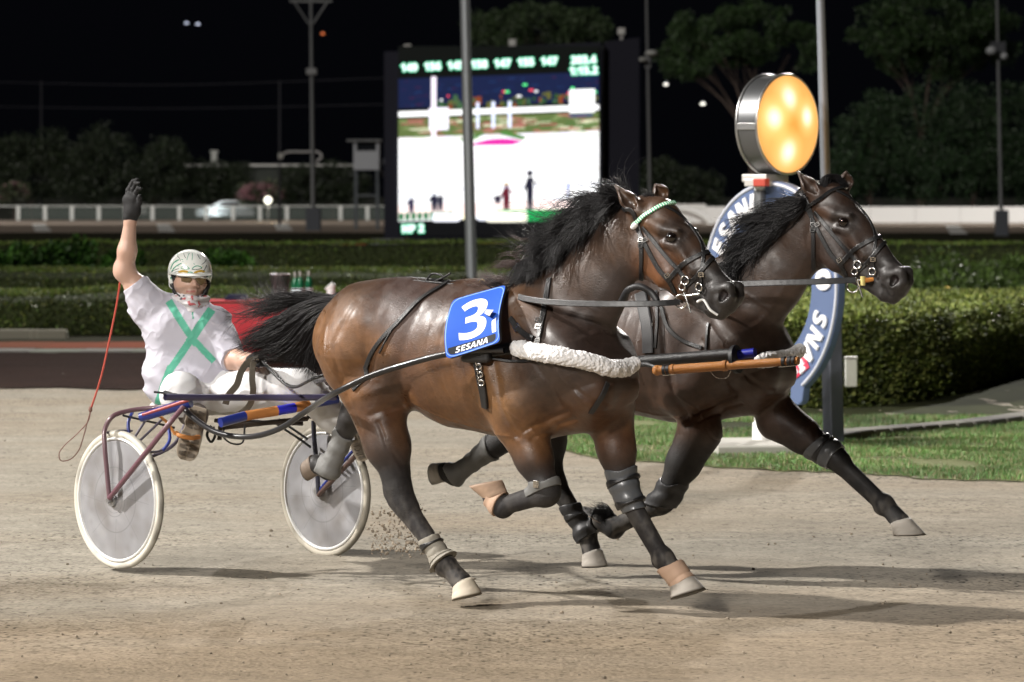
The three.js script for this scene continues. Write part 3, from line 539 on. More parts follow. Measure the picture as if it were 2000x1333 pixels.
const horseTwo = makeHorse(S2, {
  label: 'dark brown horse with plain black browband running beyond the numbered horse',
  headP: (u, v, z = 0) => S2.P(u + 336, v - 30, z), nostril: [1748, 547], darkSpots: [[972, 868, -.13, .2], [1640, 900, -.15, .2]],
  neck: [[1398, 625, .275, .62], [1492, 540, .205, .55], [1568, 462, .155, .6], [1600, 402, .112, .75]],
  ears: [[[1262, 412, .07], [1244, 392, .085], [1222, 365, .09], 0, [.02, -.006, .02]], [[1308, 400, -.06], [1316, 384, -.065], [1317, 366, -.06], 0, [.02, -.004, .02]]],
  rf: { z: .15, j: [[1366, 842], [1298, 980], [1200, 1034], [1172, 1020]], hoof: [[1176, 1020], [1160, 1006], [1140, 990]], hoofMat: hoofDark },
  lf: { z: -.15, j: [[1520, 820], [1630, 892], [1728, 985], [1758, 1018]], hoof: [[1758, 1016], [1772, 1046], [1808, 1046]], hoofMat: hoofGrey },
  rh: { z: .14, j: [[1060, 800], [1075, 925], [1146, 1042], [1156, 1078]], hoof: [[1156, 1076], [1158, 1108], [1186, 1108]], hoofMat: hoofGrey },
  back: -1.4, lh: { z: -.13, j: [[1075, 790], [972, 868], [888, 930], [868, 922]], hoof: [[866, 922], [845, 922], [846, 948]], hoofMat: hoofGrey },
  coat: { brown: [.046, .023, .014], tan: [.085, .042, .023], dark: [.025, .016, .012], grey: [.048, .031, .023], leg: [.009, .008, .008], muzzle: [.024, .021, .02], cheek: [.032, .019, .014] },
});
// ---------------------------------------------------------------- hair and harness
const poly = (pts, n) => { // evenly spaced points along a list of pixel places (u, v, extra)
  const L = [0]; for (let i = 1; i < pts.length; i++) L.push(L[i - 1] + Math.hypot(pts[i][0] - pts[i - 1][0], pts[i][1] - pts[i - 1][1]));
  const c = new THREE.CatmullRomCurve3(pts.map(([u, v, z]) => V(u, v, (z ?? 0) * 400)), false, 'centripetal'); return c.getSpacedPoints(n).map((p) => [p.x, p.y, p.z / 400]);
};
const hitAt = (H, u, v) => H.f.hit(H.S.eye, H.S.ray(u, v), 15.5, 20.8);
// a strap that lies on the body where the photograph shows it
function strapOn(H, name, pts, w, { mat = M.leather, lift = .003, th = .007, n = 26, off = [0, 0], holder = H.g } = {}) {
  const P = [], N = [];
  for (const [u, v] of poly(pts, n)) { const h = hitAt(H, u + off[0], v + off[1]); if (!h) continue; const g = H.f.grad(h.x, h.y, h.z, H.f.p, .008); P.push(h.addScaledVector(g, lift + th / 2)); N.push(g); }
  if (P.length < 3) return null;
  for (let k = 0; k < 2; k++) for (let i = 1; i + 1 < P.length; i++) { P[i].lerp(P[i - 1].clone().add(P[i + 1]).multiplyScalar(.5), .3); N[i].add(N[i - 1]).add(N[i + 1]).normalize(); }
  return part(name, ribbon(P, N, w, th), mat, holder);
}
const ring = (H, u, v, r, { mat = M.steel, lift = .02, tube: tr = .0042, tilt = 0, z, holder = H.g, name = 'ring' } = {}) => {
  const h = z === undefined ? hitAt(H, u, v) : H.S.P(u, v, z); if (!h) return; const g = z === undefined ? H.f.grad(h.x, h.y, h.z, H.f.p, .01) : V(0, 0, 1); h.addScaledVector(g, lift);
  const q = new THREE.Quaternion().setFromUnitVectors(V(0, 0, 1), g.clone().add(V(0, 0, .6)).normalize());
  return part(name, new THREE.TorusGeometry(r, tr, 8, 26).applyQuaternion(q).translate(h.x, h.y, h.z), mat, holder);
};
const buckle = (H, u, v, s = .014, a = 0) => { const h = hitAt(H, u, v); if (!h) return; const g = H.f.grad(h.x, h.y, h.z, H.f.p, .01); h.addScaledVector(g, .012); const q = new THREE.Quaternion().setFromUnitVectors(V(0, 0, 1), g), G = [box(s * 2, s * .35, .004, 0, s * .8, 0), box(s * 2, s * .35, .004, 0, -s * .8, 0), box(s * .35, s * 1.9, .004, s, 0, 0), box(s * .35, s * 1.9, .004, -s, 0, 0), box(s * 1.8, s * .2, .004, 0, 0, .002)]; G.forEach((x) => x.rotateZ(a).applyQuaternion(q).translate(h.x, h.y, h.z)); return part('buckle', G, M.steel, H.g); };
// a boot or wrap round a leg between two pixel places
function boot(H, name, a, b, z, { lift = .01, rad = .1, mat, label, flare = 0, cell = .006, front } = {}) {
  const A = H.S.P(...a, z), B = H.S.P(...b, z), d = B.clone().sub(A), L = d.length(); d.normalize();
  const lo = V(Math.min(A.x, B.x) - rad, Math.min(A.y, B.y) - rad, z - rad), hi = V(Math.max(A.x, B.x) + rad, Math.max(A.y, B.y) + rad, z + rad);
  const clip = (x, y, zz) => { const t = (x - A.x) * d.x + (y - A.y) * d.y + (zz - A.z) * d.z, px = x - A.x - d.x * t, py = y - A.y - d.y * t, pz = zz - A.z - d.z * t; return Math.max(-t + .012 * Math.sin(px * 40), t - L, Math.hypot(px, py, pz) - rad); };
  const g = H.f.mesh(cell, lo, hi, { lift, clip, uv: (x, y) => [x, y], fine: (x, y, zz) => { const t = (x - A.x) * d.x + (y - A.y) * d.y; return -.003 * (fbm(x * 30, y * 30, zz * 30, 2) - .5) - .002 * Math.sin(t * 95) - flare * Math.max(0, t / L - .75); } });
  return part(name, g, mat, H.g, label);
}
const guide = (S, L) => L.map(([u, v, z]) => S.P(u, v, z ?? 0));
function hairPart(H, name, guides, count, opt, mat = M.hair) { const m = part(name, strands(guides.map((g) => guide(H.S, g)), count, opt), mat, H.g); m.userData.kind = 'stuff'; return m; }
// mane of the first horse: some locks fly up and back, some fall on the near side
hairPart(horseOne, 'mane', [
  [[1012, 566, .01], [992, 566, .07], [968, 560, .1], [935, 545, .1]], [[1042, 545], [1030, 552, .07], [1014, 575, .13], [996, 596, .17]], [[1062, 530], [1042, 512, .05], [1014, 520, .09], [985, 555, .12]], [[1084, 512], [1072, 505, .07], [1050, 530, .12], [1030, 575, .17]],
  [[1104, 492], [1086, 458, .04], [1052, 450, .07], [1012, 478, .08]], [[1128, 472], [1112, 470, .08], [1090, 505, .12], [1066, 550, .16]], [[1150, 450], [1126, 412, .03], [1092, 420, .06], [1054, 452, .07]], [[1172, 432], [1160, 430, .08], [1140, 462, .12], [1108, 510, .15]], [[1190, 418], [1164, 386, .03], [1132, 386, .04], [1096, 412, .05]], [[1208, 406], [1198, 402, .07], [1180, 425, .1], [1150, 470, .13]], [[1224, 398], [1204, 372, .02], [1180, 372, .03], [1150, 394, .04]], [[1236, 396], [1226, 378], [1214, 366], [1196, 350]],
], 2600, { r: .0021, jit: .05, z: .035, curl: .022, clump: .4 });
hairPart(horseOne, 'mane_flyaways', [[[1060, 530], [1030, 505, .03], [1000, 500, .05], [975, 530, .05]], [[1110, 485], [1080, 445], [1045, 430], [1000, 460]], [[1150, 448], [1120, 400], [1080, 395], [1040, 430]], [[1190, 415], [1160, 375], [1120, 370], [1085, 385]], [[1225, 398], [1208, 366], [1196, 350], [1192, 332]]], 240, { r: .0011, jit: .11, z: .04, curl: .04, clump: .8 });
hairPart(horseOne, 'forelock', [[[1250, 402, .03], [1238, 385, .03], [1222, 372, .02], [1204, 345, .02]], [[1262, 400, .01], [1268, 388], [1272, 384], [1268, 388, -.02]], [[1268, 402, -.02], [1285, 396, -.03], [1300, 402, -.05], [1312, 412, -.06]]], 260, { r: .0016, jit: .03, z: .03, curl: .012 });
hairPart(horseOne, 'mane_end', [[[1008, 572, .02], [980, 568, .06], [955, 556, .06], [925, 534, .06]], [[1020, 560, .02], [990, 545, .06], [962, 548, .06], [936, 556, .06]], [[1062, 500], [1040, 470, .05], [1022, 465, .05], [1008, 472, .05]]], 420, { r: .0014, jit: .05, z: .03, curl: .016 }, M.hairBrown);
hairPart(horseTwo, 'mane', [
  [[1425, 566, .02], [1412, 560, .1], [1406, 562, .14], [1400, 572, .16]], [[1448, 540], [1428, 518, .07], [1408, 522, .11], [1393, 545, .13]], [[1470, 515], [1458, 515, .1], [1440, 540, .14], [1422, 565, .17]], [[1490, 492], [1460, 465, .06], [1428, 470, .09], [1398, 508, .11]], [[1510, 472], [1496, 478, .1], [1468, 510, .14], [1436, 552, .17]], [[1530, 452], [1496, 422, .05], [1452, 428, .07], [1404, 452, .09]], [[1552, 430], [1534, 436, .1], [1500, 468, .13], [1462, 515, .16]], [[1574, 410], [1544, 392, .05], [1500, 402, .07], [1442, 430, .08]], [[1594, 392], [1574, 400, .09], [1542, 432, .12], [1500, 476, .14]], [[1606, 380], [1585, 372, .02], [1556, 380, .03], [1528, 386, .03]],
], 2400, { r: .0022, jit: .05, z: .035, curl: .03, clump: .35 });
hairPart(horseTwo, 'forelock', [[[1606, 372, .05], [1604, 354, .04], [1618, 342, .02], [1634, 346, 0]], [[1616, 368, .03], [1618, 346, .02], [1636, 346, -.01], [1652, 366, -.02]], [[1628, 368, -.02], [1634, 350, -.03], [1646, 354, -.05], [1656, 374, -.05]]], 300, { r: .002, jit: .02, z: .035, curl: .006 });
hairPart(horseOne, 'tail', [
  [[676, 584], [606, 594, .03], [540, 628, .05], [460, 668, .06]], [[674, 588], [608, 604, .04], [548, 646, .06], [462, 690, .08]], [[672, 592], [612, 618, .04], [560, 668, .06], [486, 702, .08]], [[670, 595], [622, 630, .04], [586, 682, .05], [548, 712, .06]], [[668, 598], [634, 634, .03], [612, 684, .03], [592, 722, .04]], [[668, 602], [646, 638, .02], [630, 690, .02], [620, 742, .02]],
], 2700, { r: .0024, jit: .028, z: .04, curl: .01, clump: .3, root: .022 });
hairPart(horseOne, 'tail_wisps', [[[668, 585, -.02], [590, 580], [528, 586], [505, 532]], [[668, 584, -.02], [600, 576], [545, 575], [540, 520]], [[668, 586, -.02], [580, 582], [500, 600], [478, 560]], [[668, 588], [570, 592], [480, 620], [440, 640]], [[668, 584, -.02], [600, 580], [560, 580], [552, 536]]], 480, { r: .0014, jit: .08, z: .05, curl: .03, clump: .8 });
part('dock', bar(S1.P(700, 575), S1.P(640, 592), .05, .03, 12), M.hair, horseOne.g);
// fetlock tuft on the folded foreleg of the second horse
hairPart(horseTwo, 'fetlock_hair', [[[1190, 1030, .17], [1170, 1012, .17], [1150, 1006, .17]], [[1196, 1022, .15], [1176, 1000, .15], [1156, 996, .15]], [[1204, 1020, .13], [1190, 994, .13], [1172, 988, .13]]], 420, { r: .0016, jit: .05, z: .03, curl: .02 });

// bridles; off moves the pixel places to the second horse's head
function bridle(H, off, browMat, extra) {
  const s = (name, pts, w, o = {}) => strapOn(H, name, pts, w, { off, ...o });
  s('cheek_strap', [[1238, 415], [1250, 452], [1254, 500], [1253, 556]], .021);
  s('cheek_strap', [[1243, 440], [1262, 480], [1288, 527], [1306, 548], [1320, 572]], .021);
  s('cheek_strap', [[1256, 444], [1282, 478], [1312, 514], [1340, 546]], .019);
  s('noseband', [[1304, 548], [1330, 520], [1356, 504], [1380, 494], [1392, 492]], .022);
  s('noseband', [[1338, 562], [1356, 545], [1374, 525], [1388, 508], [1398, 500]], .019);
  s('face_strap', [[1296, 402], [1322, 416], [1346, 440], [1366, 470], [1374, 500], [1370, 532], [1371, 556]], .015);
  s('head_strap', [[1218, 408], [1232, 410], [1240, 420]], .02);
  s('browband', [[1238, 440], [1252, 428], [1270, 416], [1290, 404], [1306, 399], [1316, 398]], .019, { mat: browMat, th: .012 });
  s('chin_strap', [[1330, 585], [1345, 602], [1356, 612]], .014);
  for (const [u, v, r] of [[1341, 548, .019], [1336, 560, .016], [1371, 560, .018]]) ring(H, u + off[0], v + off[1], r);
  ring(H, 1330 + off[0], 589 + off[1], .031, { z: .09, tube: .005, lift: .0, name: 'bit_ring' });
  part('bit_shank', tube([H.S.P(1336 + off[0], 572 + off[1], .1), H.S.P(1342 + off[0], 588 + off[1], .1), H.S.P(1349 + off[0], 611 + off[1], .1)], .005, 14, 8), M.steel, H.g);
  part('bit_bar', bar(H.S.P(1338 + off[0], 578 + off[1], .1), H.S.P(1366 + off[0], 574 + off[1], .075), .006), M.steel, H.g);
  for (const [u, v, a] of [[1254, 470, 0], [1254, 480, 0], [1262, 470, .5], [1304, 538, .6], [1371, 536, 0]]) buckle(H, u + off[0], v + off[1], .011, a);
}
const browTex = canvasTex(256, 16, (g) => { g.fillStyle = '#e6f4ea'; g.fillRect(0, 0, 256, 16); g.fillStyle = '#35b87c'; for (let i = 0; i < 16; i++) { g.beginPath(); g.moveTo(i * 16, 0); g.lineTo(i * 16 + 7, 0); g.lineTo(i * 16 + 11, 16); g.lineTo(i * 16 + 4, 16); g.fill(); } }, true, [5, 50]);
bridle(horseOne, [0, 0], std([1, 1, 1], .45, { map: browTex }));
bridle(horseTwo, [336, -30], phys([.012, .012, .013], .2, { clearcoat: .8 }));
part('tongue_tie', tube([S1.P(1362, 590, .06), S1.P(1374, 586, .065), S1.P(1388, 606, .06), S1.P(1402, 616, .045)], .006, 16, 6), white, horseOne.g);
part('brow_knot', new THREE.SphereGeometry(.014, 12, 8).scale(1.6, 1, 1).rotateZ(.6).translate(...S1.P(1239, 442, .1).toArray()), white, horseOne.g);
part('bit_cheek', [bar(S2.P(1686, 540, .1), S2.P(1686, 558, .1), .013, .013, 10)], std([.6, .5, .18], .5), horseTwo.g); part('bit_cheek', [bar(S2.P(1690, 548, .095), S2.P(1706, 546, .07), .013, .01, 10)], std([.6, .24, .05], .5), horseTwo.g);
// reins: flat leather bands through the air
const bandAir = (H, name, pts, w, mat = M.leather, n = 30) => { const c = resample(pts, n); return part(name, ribbon(c, c.map(() => V(0, .25, 1).normalize()), w, .005), mat, H.g); };
bandAir(horseOne, 'rein', [S1.P(1328, 590, .1), S1.P(1285, 593, .17), S1.P(1180, 594, .26), S1.P(1070, 590, .26), S1.P(1020, 582, .22), S1.P(990, 572, .15)], .028);
bandAir(horseTwo, 'rein', [S2.P(1672, 547, .12), S2.P(1610, 550, .2), S2.P(1500, 553, .3), S2.P(1380, 558, .34), S2.P(1290, 562, .3)], .03);
buckle(horseOne, 1290, 593); 
part('throat_guard', tube([S1.P(1214, 588, .08), S1.P(1228, 566, .12), S1.P(1250, 560, .12), S1.P(1272, 572, .1), S1.P(1284, 588, .1)], .016, 24, 10), M.rubber, horseOne.g);
// back straps, hip straps, girth
part('back_strap', [tube([S1.P(768, 544, .02), S1.P(800, 543, .02), S1.P(850, 547, .03), S1.P(905, 553, .04), S1.P(960, 558, .05)], .008, 30, 6), tube([S1.P(775, 546, .05), S1.P(840, 551, .06), S1.P(905, 558, .07)], .006, 24, 6), tube([S1.P(832, 548, .04), S1.P(844, 535, .05), S1.P(866, 541, .05), S1.P(855, 549, .04)], .005, 18, 6), tube([S1.P(850, 549, .05), S1.P(868, 541, .06), S1.P(880, 534, .06)], .005, 10, 6)], M.leather, horseOne.g);
part('back_ring', new THREE.TorusGeometry(.016, .004, 6, 20).translate(...S1.P(942, 553, .06).toArray()), M.brass, horseOne.g);
strapOn(horseOne, 'hip_strap', [[884, 546], [862, 560], [820, 586], [778, 630], [745, 664], [722, 698], [714, 722]], .022); strapOn(horseOne, 'hip_strap', [[714, 715], [716, 735], [700, 752], [690, 762]], .02); strapOn(horseOne, 'hip_strap', [[780, 625], [760, 655], [742, 690]], .008);

strapOn(horseOne, 'girth', [[930, 690], [938, 730], [946, 770], [950, 796]], .04, { th: .014 });
part('girth_chain', Array.from({ length: 6 }, (_, i) => { const p = hitAt(horseOne, 939 + i * 1.2, 708 + i * 8); return new THREE.TorusGeometry(.013, .0035, 6, 16).rotateY(i % 2 ? .3 : 1.2).translate(p.x, p.y, p.z + .022); }), M.steel, horseOne.g);
strapOn(horseOne, 'neck_strap', [[1074, 545], [1066, 585], [1058, 630], [1052, 670], [1046, 700]], .026, { th: .009 }); for (const v of [628, 640, 668]) buckle(horseOne, 1053, v, .013);
strapOn(horseOne, 'shoulder_strap', [[998, 622], [1012, 640], [1028, 654], [1044, 662]], .026, { th: .012 }); buckle(horseOne, 1012, 640, .016, .7);
strapOn(horseOne, 'trace', [[958, 688], [985, 684], [1014, 680]], .05, { th: .016 }); strapOn(horseOne, 'trace', [[960, 700], [1000, 706], [1040, 704], [1050, 696]], .012);
strapOn(horseOne, 'breast_strap', [[1186, 748], [1178, 768], [1166, 788], [1154, 806]], .026);
// fleece breast collar
function fleece(H, name, pts, r, label) {
  const f = new Field(), P = poly(pts, 16).map(([u, v, z]) => { const h = z > .5 ? null : hitAt(H, u, v); return h ? h.addScaledVector(H.f.grad(h.x, h.y, h.z), .02) : null; }).filter(Boolean); for (let i = 0; i + 1 < P.length; i++) f.add(P[i], P[i + 1], r, r, .02);
  const b = new THREE.Box3().setFromPoints(P).expandByScalar(r + .04), g = f.mesh(.0055, b.min, b.max, { fine: (x, y, z) => -.012 * (fbm(x * 95, y * 95, z * 95, 2) - .5) - .006 * (noise(x * 22, y * 22, z * 22) - .5) });
  return part(name, g, phys([.8, .79, .79], 1, { sheen: .5, sheenColor: new THREE.Color(1, 1, 1) }), H.g, label);
}
fleece(horseOne, 'breast_collar', [[1014, 682], [1045, 688], [1080, 693], [1120, 701], [1160, 712], [1195, 720], [1218, 718], [1230, 712]], .036, 'white fleece covered breast collar');
fleece(horseTwo, 'breast_collar', [[1480, 704], [1510, 700], [1535, 696], [1552, 688], [1562, 676]], .03, 'white fleece breast collar');
strapOn(horseTwo, 'pad_strap', [[1252, 575], [1260, 610], [1266, 645], [1268, 690]], .062, { th: .014, mat: std([.035, .035, .037], .5) }); strapOn(horseTwo, 'pad_strap', [[1282, 570], [1284, 620], [1280, 680]], .016); strapOn(horseTwo, 'neck_strap', [[1292, 600], [1304, 640], [1330, 664], [1372, 680]], .02); strapOn(horseTwo, 'neck_strap', [[1384, 632], [1382, 660], [1380, 684]], .016);
buckle(horseTwo, 1268, 640, .02);
// number cloth
{
  const c = [S1.P(884, 586, .26), S1.P(987, 556, .22), S1.P(979, 668, .42), S1.P(872, 702, .42)], tex = canvasTex(768, 960, (g, w, h) => {
    g.fillStyle = '#2456bb'; g.fillRect(0, 0, w, h); g.strokeStyle = '#87abea'; g.lineWidth = 12; g.beginPath(); g.roundRect(14, 14, w - 28, h - 28, 110); g.stroke();
    g.fillStyle = '#fff'; g.textAlign = 'center'; g.textBaseline = 'alphabetic'; g.save(); g.translate(w * .5, h * .77); g.scale(1.1, 1.22); g.font = 'bold 700px sans-serif'; g.strokeStyle = '#fff'; g.lineWidth = 6; g.lineJoin = 'round'; g.fillText('3', 0, 0); g.strokeText('3', 0, 0); g.restore();
    g.beginPath(); g.moveTo(w * .855, h * .60); g.lineTo(w * .94, h * .555); g.lineTo(w * .945, h * .8); g.lineTo(w * .865, h * .8); g.fill();
    g.fillStyle = '#23262c'; g.beginPath(); g.roundRect(36, h * .83, w - 90, h * .128, [10, 10, 60, 70]); g.fill(); g.fillStyle = '#fff'; g.font = 'italic bold 128px sans-serif'; g.fillText('SESANA', w * .46, h * .945);
  });
  const N = 22, P = [], UV = [], I = [], rad = .12; const bil = (a, b) => { const p = c[0].clone().lerp(c[1], a).lerp(c[3].clone().lerp(c[2], a), b); p.z += .03 * Math.sin(b * Math.PI) + .008 * Math.sin(a * 5 + b * 3); return p; };
  const rnded = (a, b) => { const x = a * 2 - 1, y = b * 2 - 1, k = 1 - .0; const ax = Math.abs(x), ay = Math.abs(y), r = .15; if (ax > 1 - r && ay > 1 - r) { const dx = (ax - 1 + r) / r, dy = (ay - 1 + r) / r, m = Math.max(dx, dy), l = Math.hypot(dx, dy) || 1, s = m / l; return [(Math.sign(x) * (1 - r + dx * s * r) + 1) / 2, (Math.sign(y) * (1 - r + dy * s * r) + 1) / 2]; } return [a, b]; };
  for (let j = 0; j <= N; j++) for (let i = 0; i <= N; i++) { const [a, b] = rnded(i / N, j / N), p = bil(a, b); P.push(p.x, p.y, p.z); UV.push(a, 1 - b); if (i < N && j < N) { const k = j * (N + 1) + i; I.push(k, k + N + 1, k + 1, k + 1, k + N + 1, k + N + 2); } }
  const front = geo(P, I, { uv: UV }); const nc = part('number_cloth', front, phys([1, 1, 1], .7, { specularIntensity: .5, map: tex, side: THREE.DoubleSide }), horseOne.g, 'blue number cloth with white 3 and SESANA');
  const P2 = [], I2 = []; const edge = []; for (let i = 0; i < N; i++) edge.push([i / N, 0]); for (let i = 0; i < N; i++) edge.push([1, i / N]); for (let i = N; i > 0; i--) edge.push([i / N, 1]); for (let i = N; i > 0; i--) edge.push([0, i / N]);
  edge.forEach(([a, b], i) => { const p = bil(...rnded(a, b)); P2.push(p.x, p.y, p.z, p.x, p.y - .004, p.z - .018); const k = i * 2, m = (i + 1) % edge.length * 2; I2.push(k, m, k + 1, m, m + 1, k + 1); }); part('cloth_edge', geo(P2, I2), std([.02, .02, .025], .7, { side: THREE.DoubleSide }), nc);
  const f0 = bil(.73, .36), f1 = bil(.97, .43), f2 = bil(.9, .52), f3 = bil(.7, .42); for (const q of [f1, f2]) q.z += .035; part('loose_tape', geo([f0, f1, f2, f3].flatMap((q) => [q.x, q.y, q.z + .006]), [0, 2, 1, 0, 3, 2]), std([.55, .54, .46], .6, { side: THREE.DoubleSide }), nc);
  part('saddle_pad', [box(.16, .12, .05, ...S1.P(930, 684, .33).toArray(), .02)], M.leather, horseOne.g);
}
// leg boots and wraps
const bootGrey = std([.15, .15, .145], .65, { bumpMap: grit, bumpScale: .004 }), bootDark = std([.028, .028, .03], .5), bootShine = phys([.085, .09, .097], .4, { clearcoat: .35, clearcoatRoughness: .2, bumpMap: grit, bumpScale: .002 }), bootPale = std([.27, .25, .21], .75, { bumpMap: grit, bumpScale: .004 });
boot(horseOne, 'hind_wrap', [836, 1052], [868, 1096], .14, { mat: bootPale, lift: .01, flare: .06, label: 'dusty pale wrap above the fetlock' });
boot(horseOne, 'hind_boot', [672, 846], [640, 930], -.13, { mat: bootGrey, lift: .008, rad: .075, label: 'grey rubber boot on the folded hind leg' });
boot(horseOne, 'knee_strap', [1060, 940], [1066, 958], .15, { mat: bootGrey, lift: .007 }); part('buckle', [box(.03, .035, .01, ...S1.P(1047, 946, .23).toArray(), .003)], M.steel, horseOne.g);
boot(horseOne, 'knee_boot', [1212, 918], [1234, 1000], -.15, { mat: bootShine, lift: .008, rad: .1, label: 'shiny grey knee boot' });
boot(horseOne, 'bell_boot', [1308, 1106], [1333, 1143], -.15, { mat: bellTan, lift: .016, rad: .1, flare: .09, label: 'tan bell boot' });
boot(horseOne, 'bell_boot', [978, 986], [962, 970], .15, { mat: bellTan, lift: .01, rad: .09, label: 'tan bell boot' });
boot(horseTwo, 'hind_boot', [962, 876], [884, 932], -.13, { mat: bootGrey, lift: .008, rad: .078, label: 'long grey rubber boot on the folded hind leg' });
boot(horseTwo, 'hind_boot', [1116, 985], [1150, 1050], .14, { mat: bootDark, lift: .012, rad: .1 });
boot(horseTwo, 'arm_boot', [1596, 868], [1632, 896], -.15, { mat: bootShine, lift: .012, rad: .11, label: 'shiny black arm boot' });
for (const [H, a, b, z, m] of [[horseOne, [1217, 936], [1220, 944], -.15, 0], [horseOne, [1228, 980], [1231, 988], -.15, 0], [horseOne, [842, 1060], [846, 1067], .14, 0], [horseOne, [858, 1084], [862, 1090], .14, 1], [horseTwo, [1126, 1004], [1129, 1011], .14, 0], [horseTwo, [1608, 876], [1614, 880], -.15, 0]]) boot(H, 'boot_strap', a, b, z, { mat: m ? bootPale : M.leather, lift: .016, rad: .085, cell: .005 });
boot(horseTwo, 'knee_boot', [1304, 940], [1298, 990], .15, { mat: bootDark, lift: .01, rad: .11 });
// ---------------------------------------------------------------- sulky
const SK = thing('sulky', 'two wheeled racing sulky with pale disc wheels and blue and red tubes', 'sulky');
const paintBlue = phys([.02, .035, .22], .3, { clearcoat: .5 }), paintGrey = phys([.1, .085, .12], .38, { clearcoat: .3 }), paintRed = phys([.34, .075, .07], .4), orange = std([.55, .22, .06], .7), cream = std([.62, .61, .56], .7, { vertexColors: true }), discMat = phys([.5, .5, .51], .38, { bumpMap: coatRough, bumpScale: .004 });
const wN = at(231, 976.5, 19.5), wF = at(635, 959.5, 20.5);
const axle = wF.clone().sub(wN).setY(0).normalize();             // from the near wheel to the far wheel
const discTex = canvasTex(512, 512, (g, w) => { g.fillStyle = '#8b8b8e'; g.fillRect(0, 0, w, w); for (let i = 0; i < 220; i++) { const a = rr(0, 6.28), r = rr(20, 250), q = g.createRadialGradient(256 + Math.cos(a) * r, 256 + Math.sin(a) * r, 1, 256 + Math.cos(a) * r, 256 + Math.sin(a) * r, rr(14, 60)), k = rnd() < .55 ? '96,90,84' : '186,188,192'; q.addColorStop(0, 'rgba(' + k + ',.16)'); q.addColorStop(1, 'rgba(' + k + ',0)'); g.fillStyle = q; g.fillRect(0, 0, w, w); } g.strokeStyle = 'rgba(110,110,112,.5)'; for (const [r, l] of [[120, 5], [62, 3], [48, 2]]) { g.lineWidth = l; g.beginPath(); g.arc(256, 256, r, 0, 7); g.stroke(); } g.lineWidth = 1.2; g.strokeStyle = 'rgba(90,90,92,.5)'; for (let i = 0; i < 8; i++) { const a = i * .785; g.beginPath(); g.moveTo(256 + Math.cos(a) * 70, 256 + Math.sin(a) * 70); g.lineTo(256 + Math.cos(a + .2) * 190, 256 + Math.sin(a + .2) * 190); g.stroke(); } });
function wheel(c, R, tyreMat) {
  const w = new THREE.Group(); w.name = 'wheel'; w.position.copy(c); w.quaternion.setFromUnitVectors(UPV, axle); w.rotateY(rr(0, 6)); SK.add(w);
  const lat = (p, n = 72) => new THREE.LatheGeometry(p.map(([r, y]) => new THREE.Vector2(r, y)), n), arc = (r0, y0, r, a0, a1, n) => Array.from({ length: n + 1 }, (_, i) => { const a = lerp(a0, a1, i / n); return [r0 + Math.cos(a) * r, y0 + Math.sin(a) * r]; });
  const tg = lat(arc(R - .0195, 0, .0195, -Math.PI, Math.PI, 20)); { const p = tg.attributes.position, col = []; for (let i = 0; i < p.count; i++) { const r = Math.hypot(p.getX(i), p.getZ(i)), d = sstep(r, R - .012, R - .002) * .65 + .5 * sstep(fbm(p.getX(i) * 14, p.getZ(i) * 14, 3, 3), .5, .75), k = 1 - .62 * clamp(d, 0, 1); col.push(k, k * .97, k * .92); } tg.setAttribute('color', new THREE.Float32BufferAttribute(col, 3)); }
  part('tyre', tg, tyreMat, w);
  part('rim', [lat([[R - .046, -.019], [R - .04, -.02], [R - .036, -.012], [R - .036, .012], [R - .04, .02], [R - .046, .019], [R - .054, .012], [R - .054, -.012], [R - .046, -.019]])], std([.75, .75, .74], .3, { metalness: .2 }), w);
  const d = lat([[0, .034], [.05, .034], [.075, .03], [R - .06, .014], [R - .052, .01]]), e = lat([[R - .052, -.01], [R - .06, -.014], [.075, -.03], [.05, -.034], [0, -.034]]);
  for (const g of [d, e]) { const p = g.attributes.position, uv = g.attributes.uv; for (let i = 0; i < p.count; i++) uv.setXY(i, .5 + p.getX(i) / (2 * R), .5 + p.getZ(i) / (2 * R)); }
  part('disc', [d, e], phys([1, 1, 1], .36, { map: discTex, clearcoat: .2, side: THREE.DoubleSide }), w);
  part('hub', [new THREE.CylinderGeometry(.028, .034, .1, 24), new THREE.CylinderGeometry(.014, .014, .15, 16)], std([.42, .42, .43], .3, { metalness: .8 }), w);
  part('valve', bar(V(R - .05, .0, .0), V(R - .085, .012, 0), .004), std([.2, .2, .2], .4), w);
  return w;
}
wheel(wN, .359, cream); wheel(wF, .359, std([.42, .4, .35], .8, { vertexColors: true }));
// depth of a sulky place: t runs from the near wheel (0) to the far wheel (1)
const sk = (u, v, t = 0, near = 0) => at(u, v, lerp(19.5, 20.5, t) - near);
// a place on the outer face plane of the near wheel (or the inner one of the far wheel)
const onWheel = (u, v, c, off) => { const o = V(0, EYE, 0), d = at(u, v, 1).sub(o), p = c.clone().addScaledVector(axle, off), n = axle; return o.addScaledVector(d, p.clone().sub(o).dot(n) / d.dot(n)); };
const wn = (u, v, off = -.075) => onWheel(u, v, wN, off), wf = (u, v, off = -.075) => onWheel(u, v, wF, off);
const skTube = (name, pts, r, mat, n = 24) => part(name, tube(pts, r, n, 10), mat, SK);
skTube('fork', [wn(213, 974), wn(209, 930), wn(204, 870), wn(204, 840, -.06), wn(218, 815, -.03), wn(250, 803, .06), sk(300, 797, .2, .15), sk(345, 792, .28, .3)], .0125, phys([.13, .07, .085], .42, { clearcoat: .4 }), 50);
skTube('fork', [wn(213, 974), wn(250, 928), wn(298, 868, -.07), wn(330, 828, -.03), sk(358, 795, .15, .45)], .014, phys([.15, .07, .09], .42, { clearcoat: .4 }));
skTube('brace', [sk(215, 972, 0, -.05), sk(275, 905, .05), sk(340, 868, .15), sk(368, 812, .25)], .01, paintGrey);
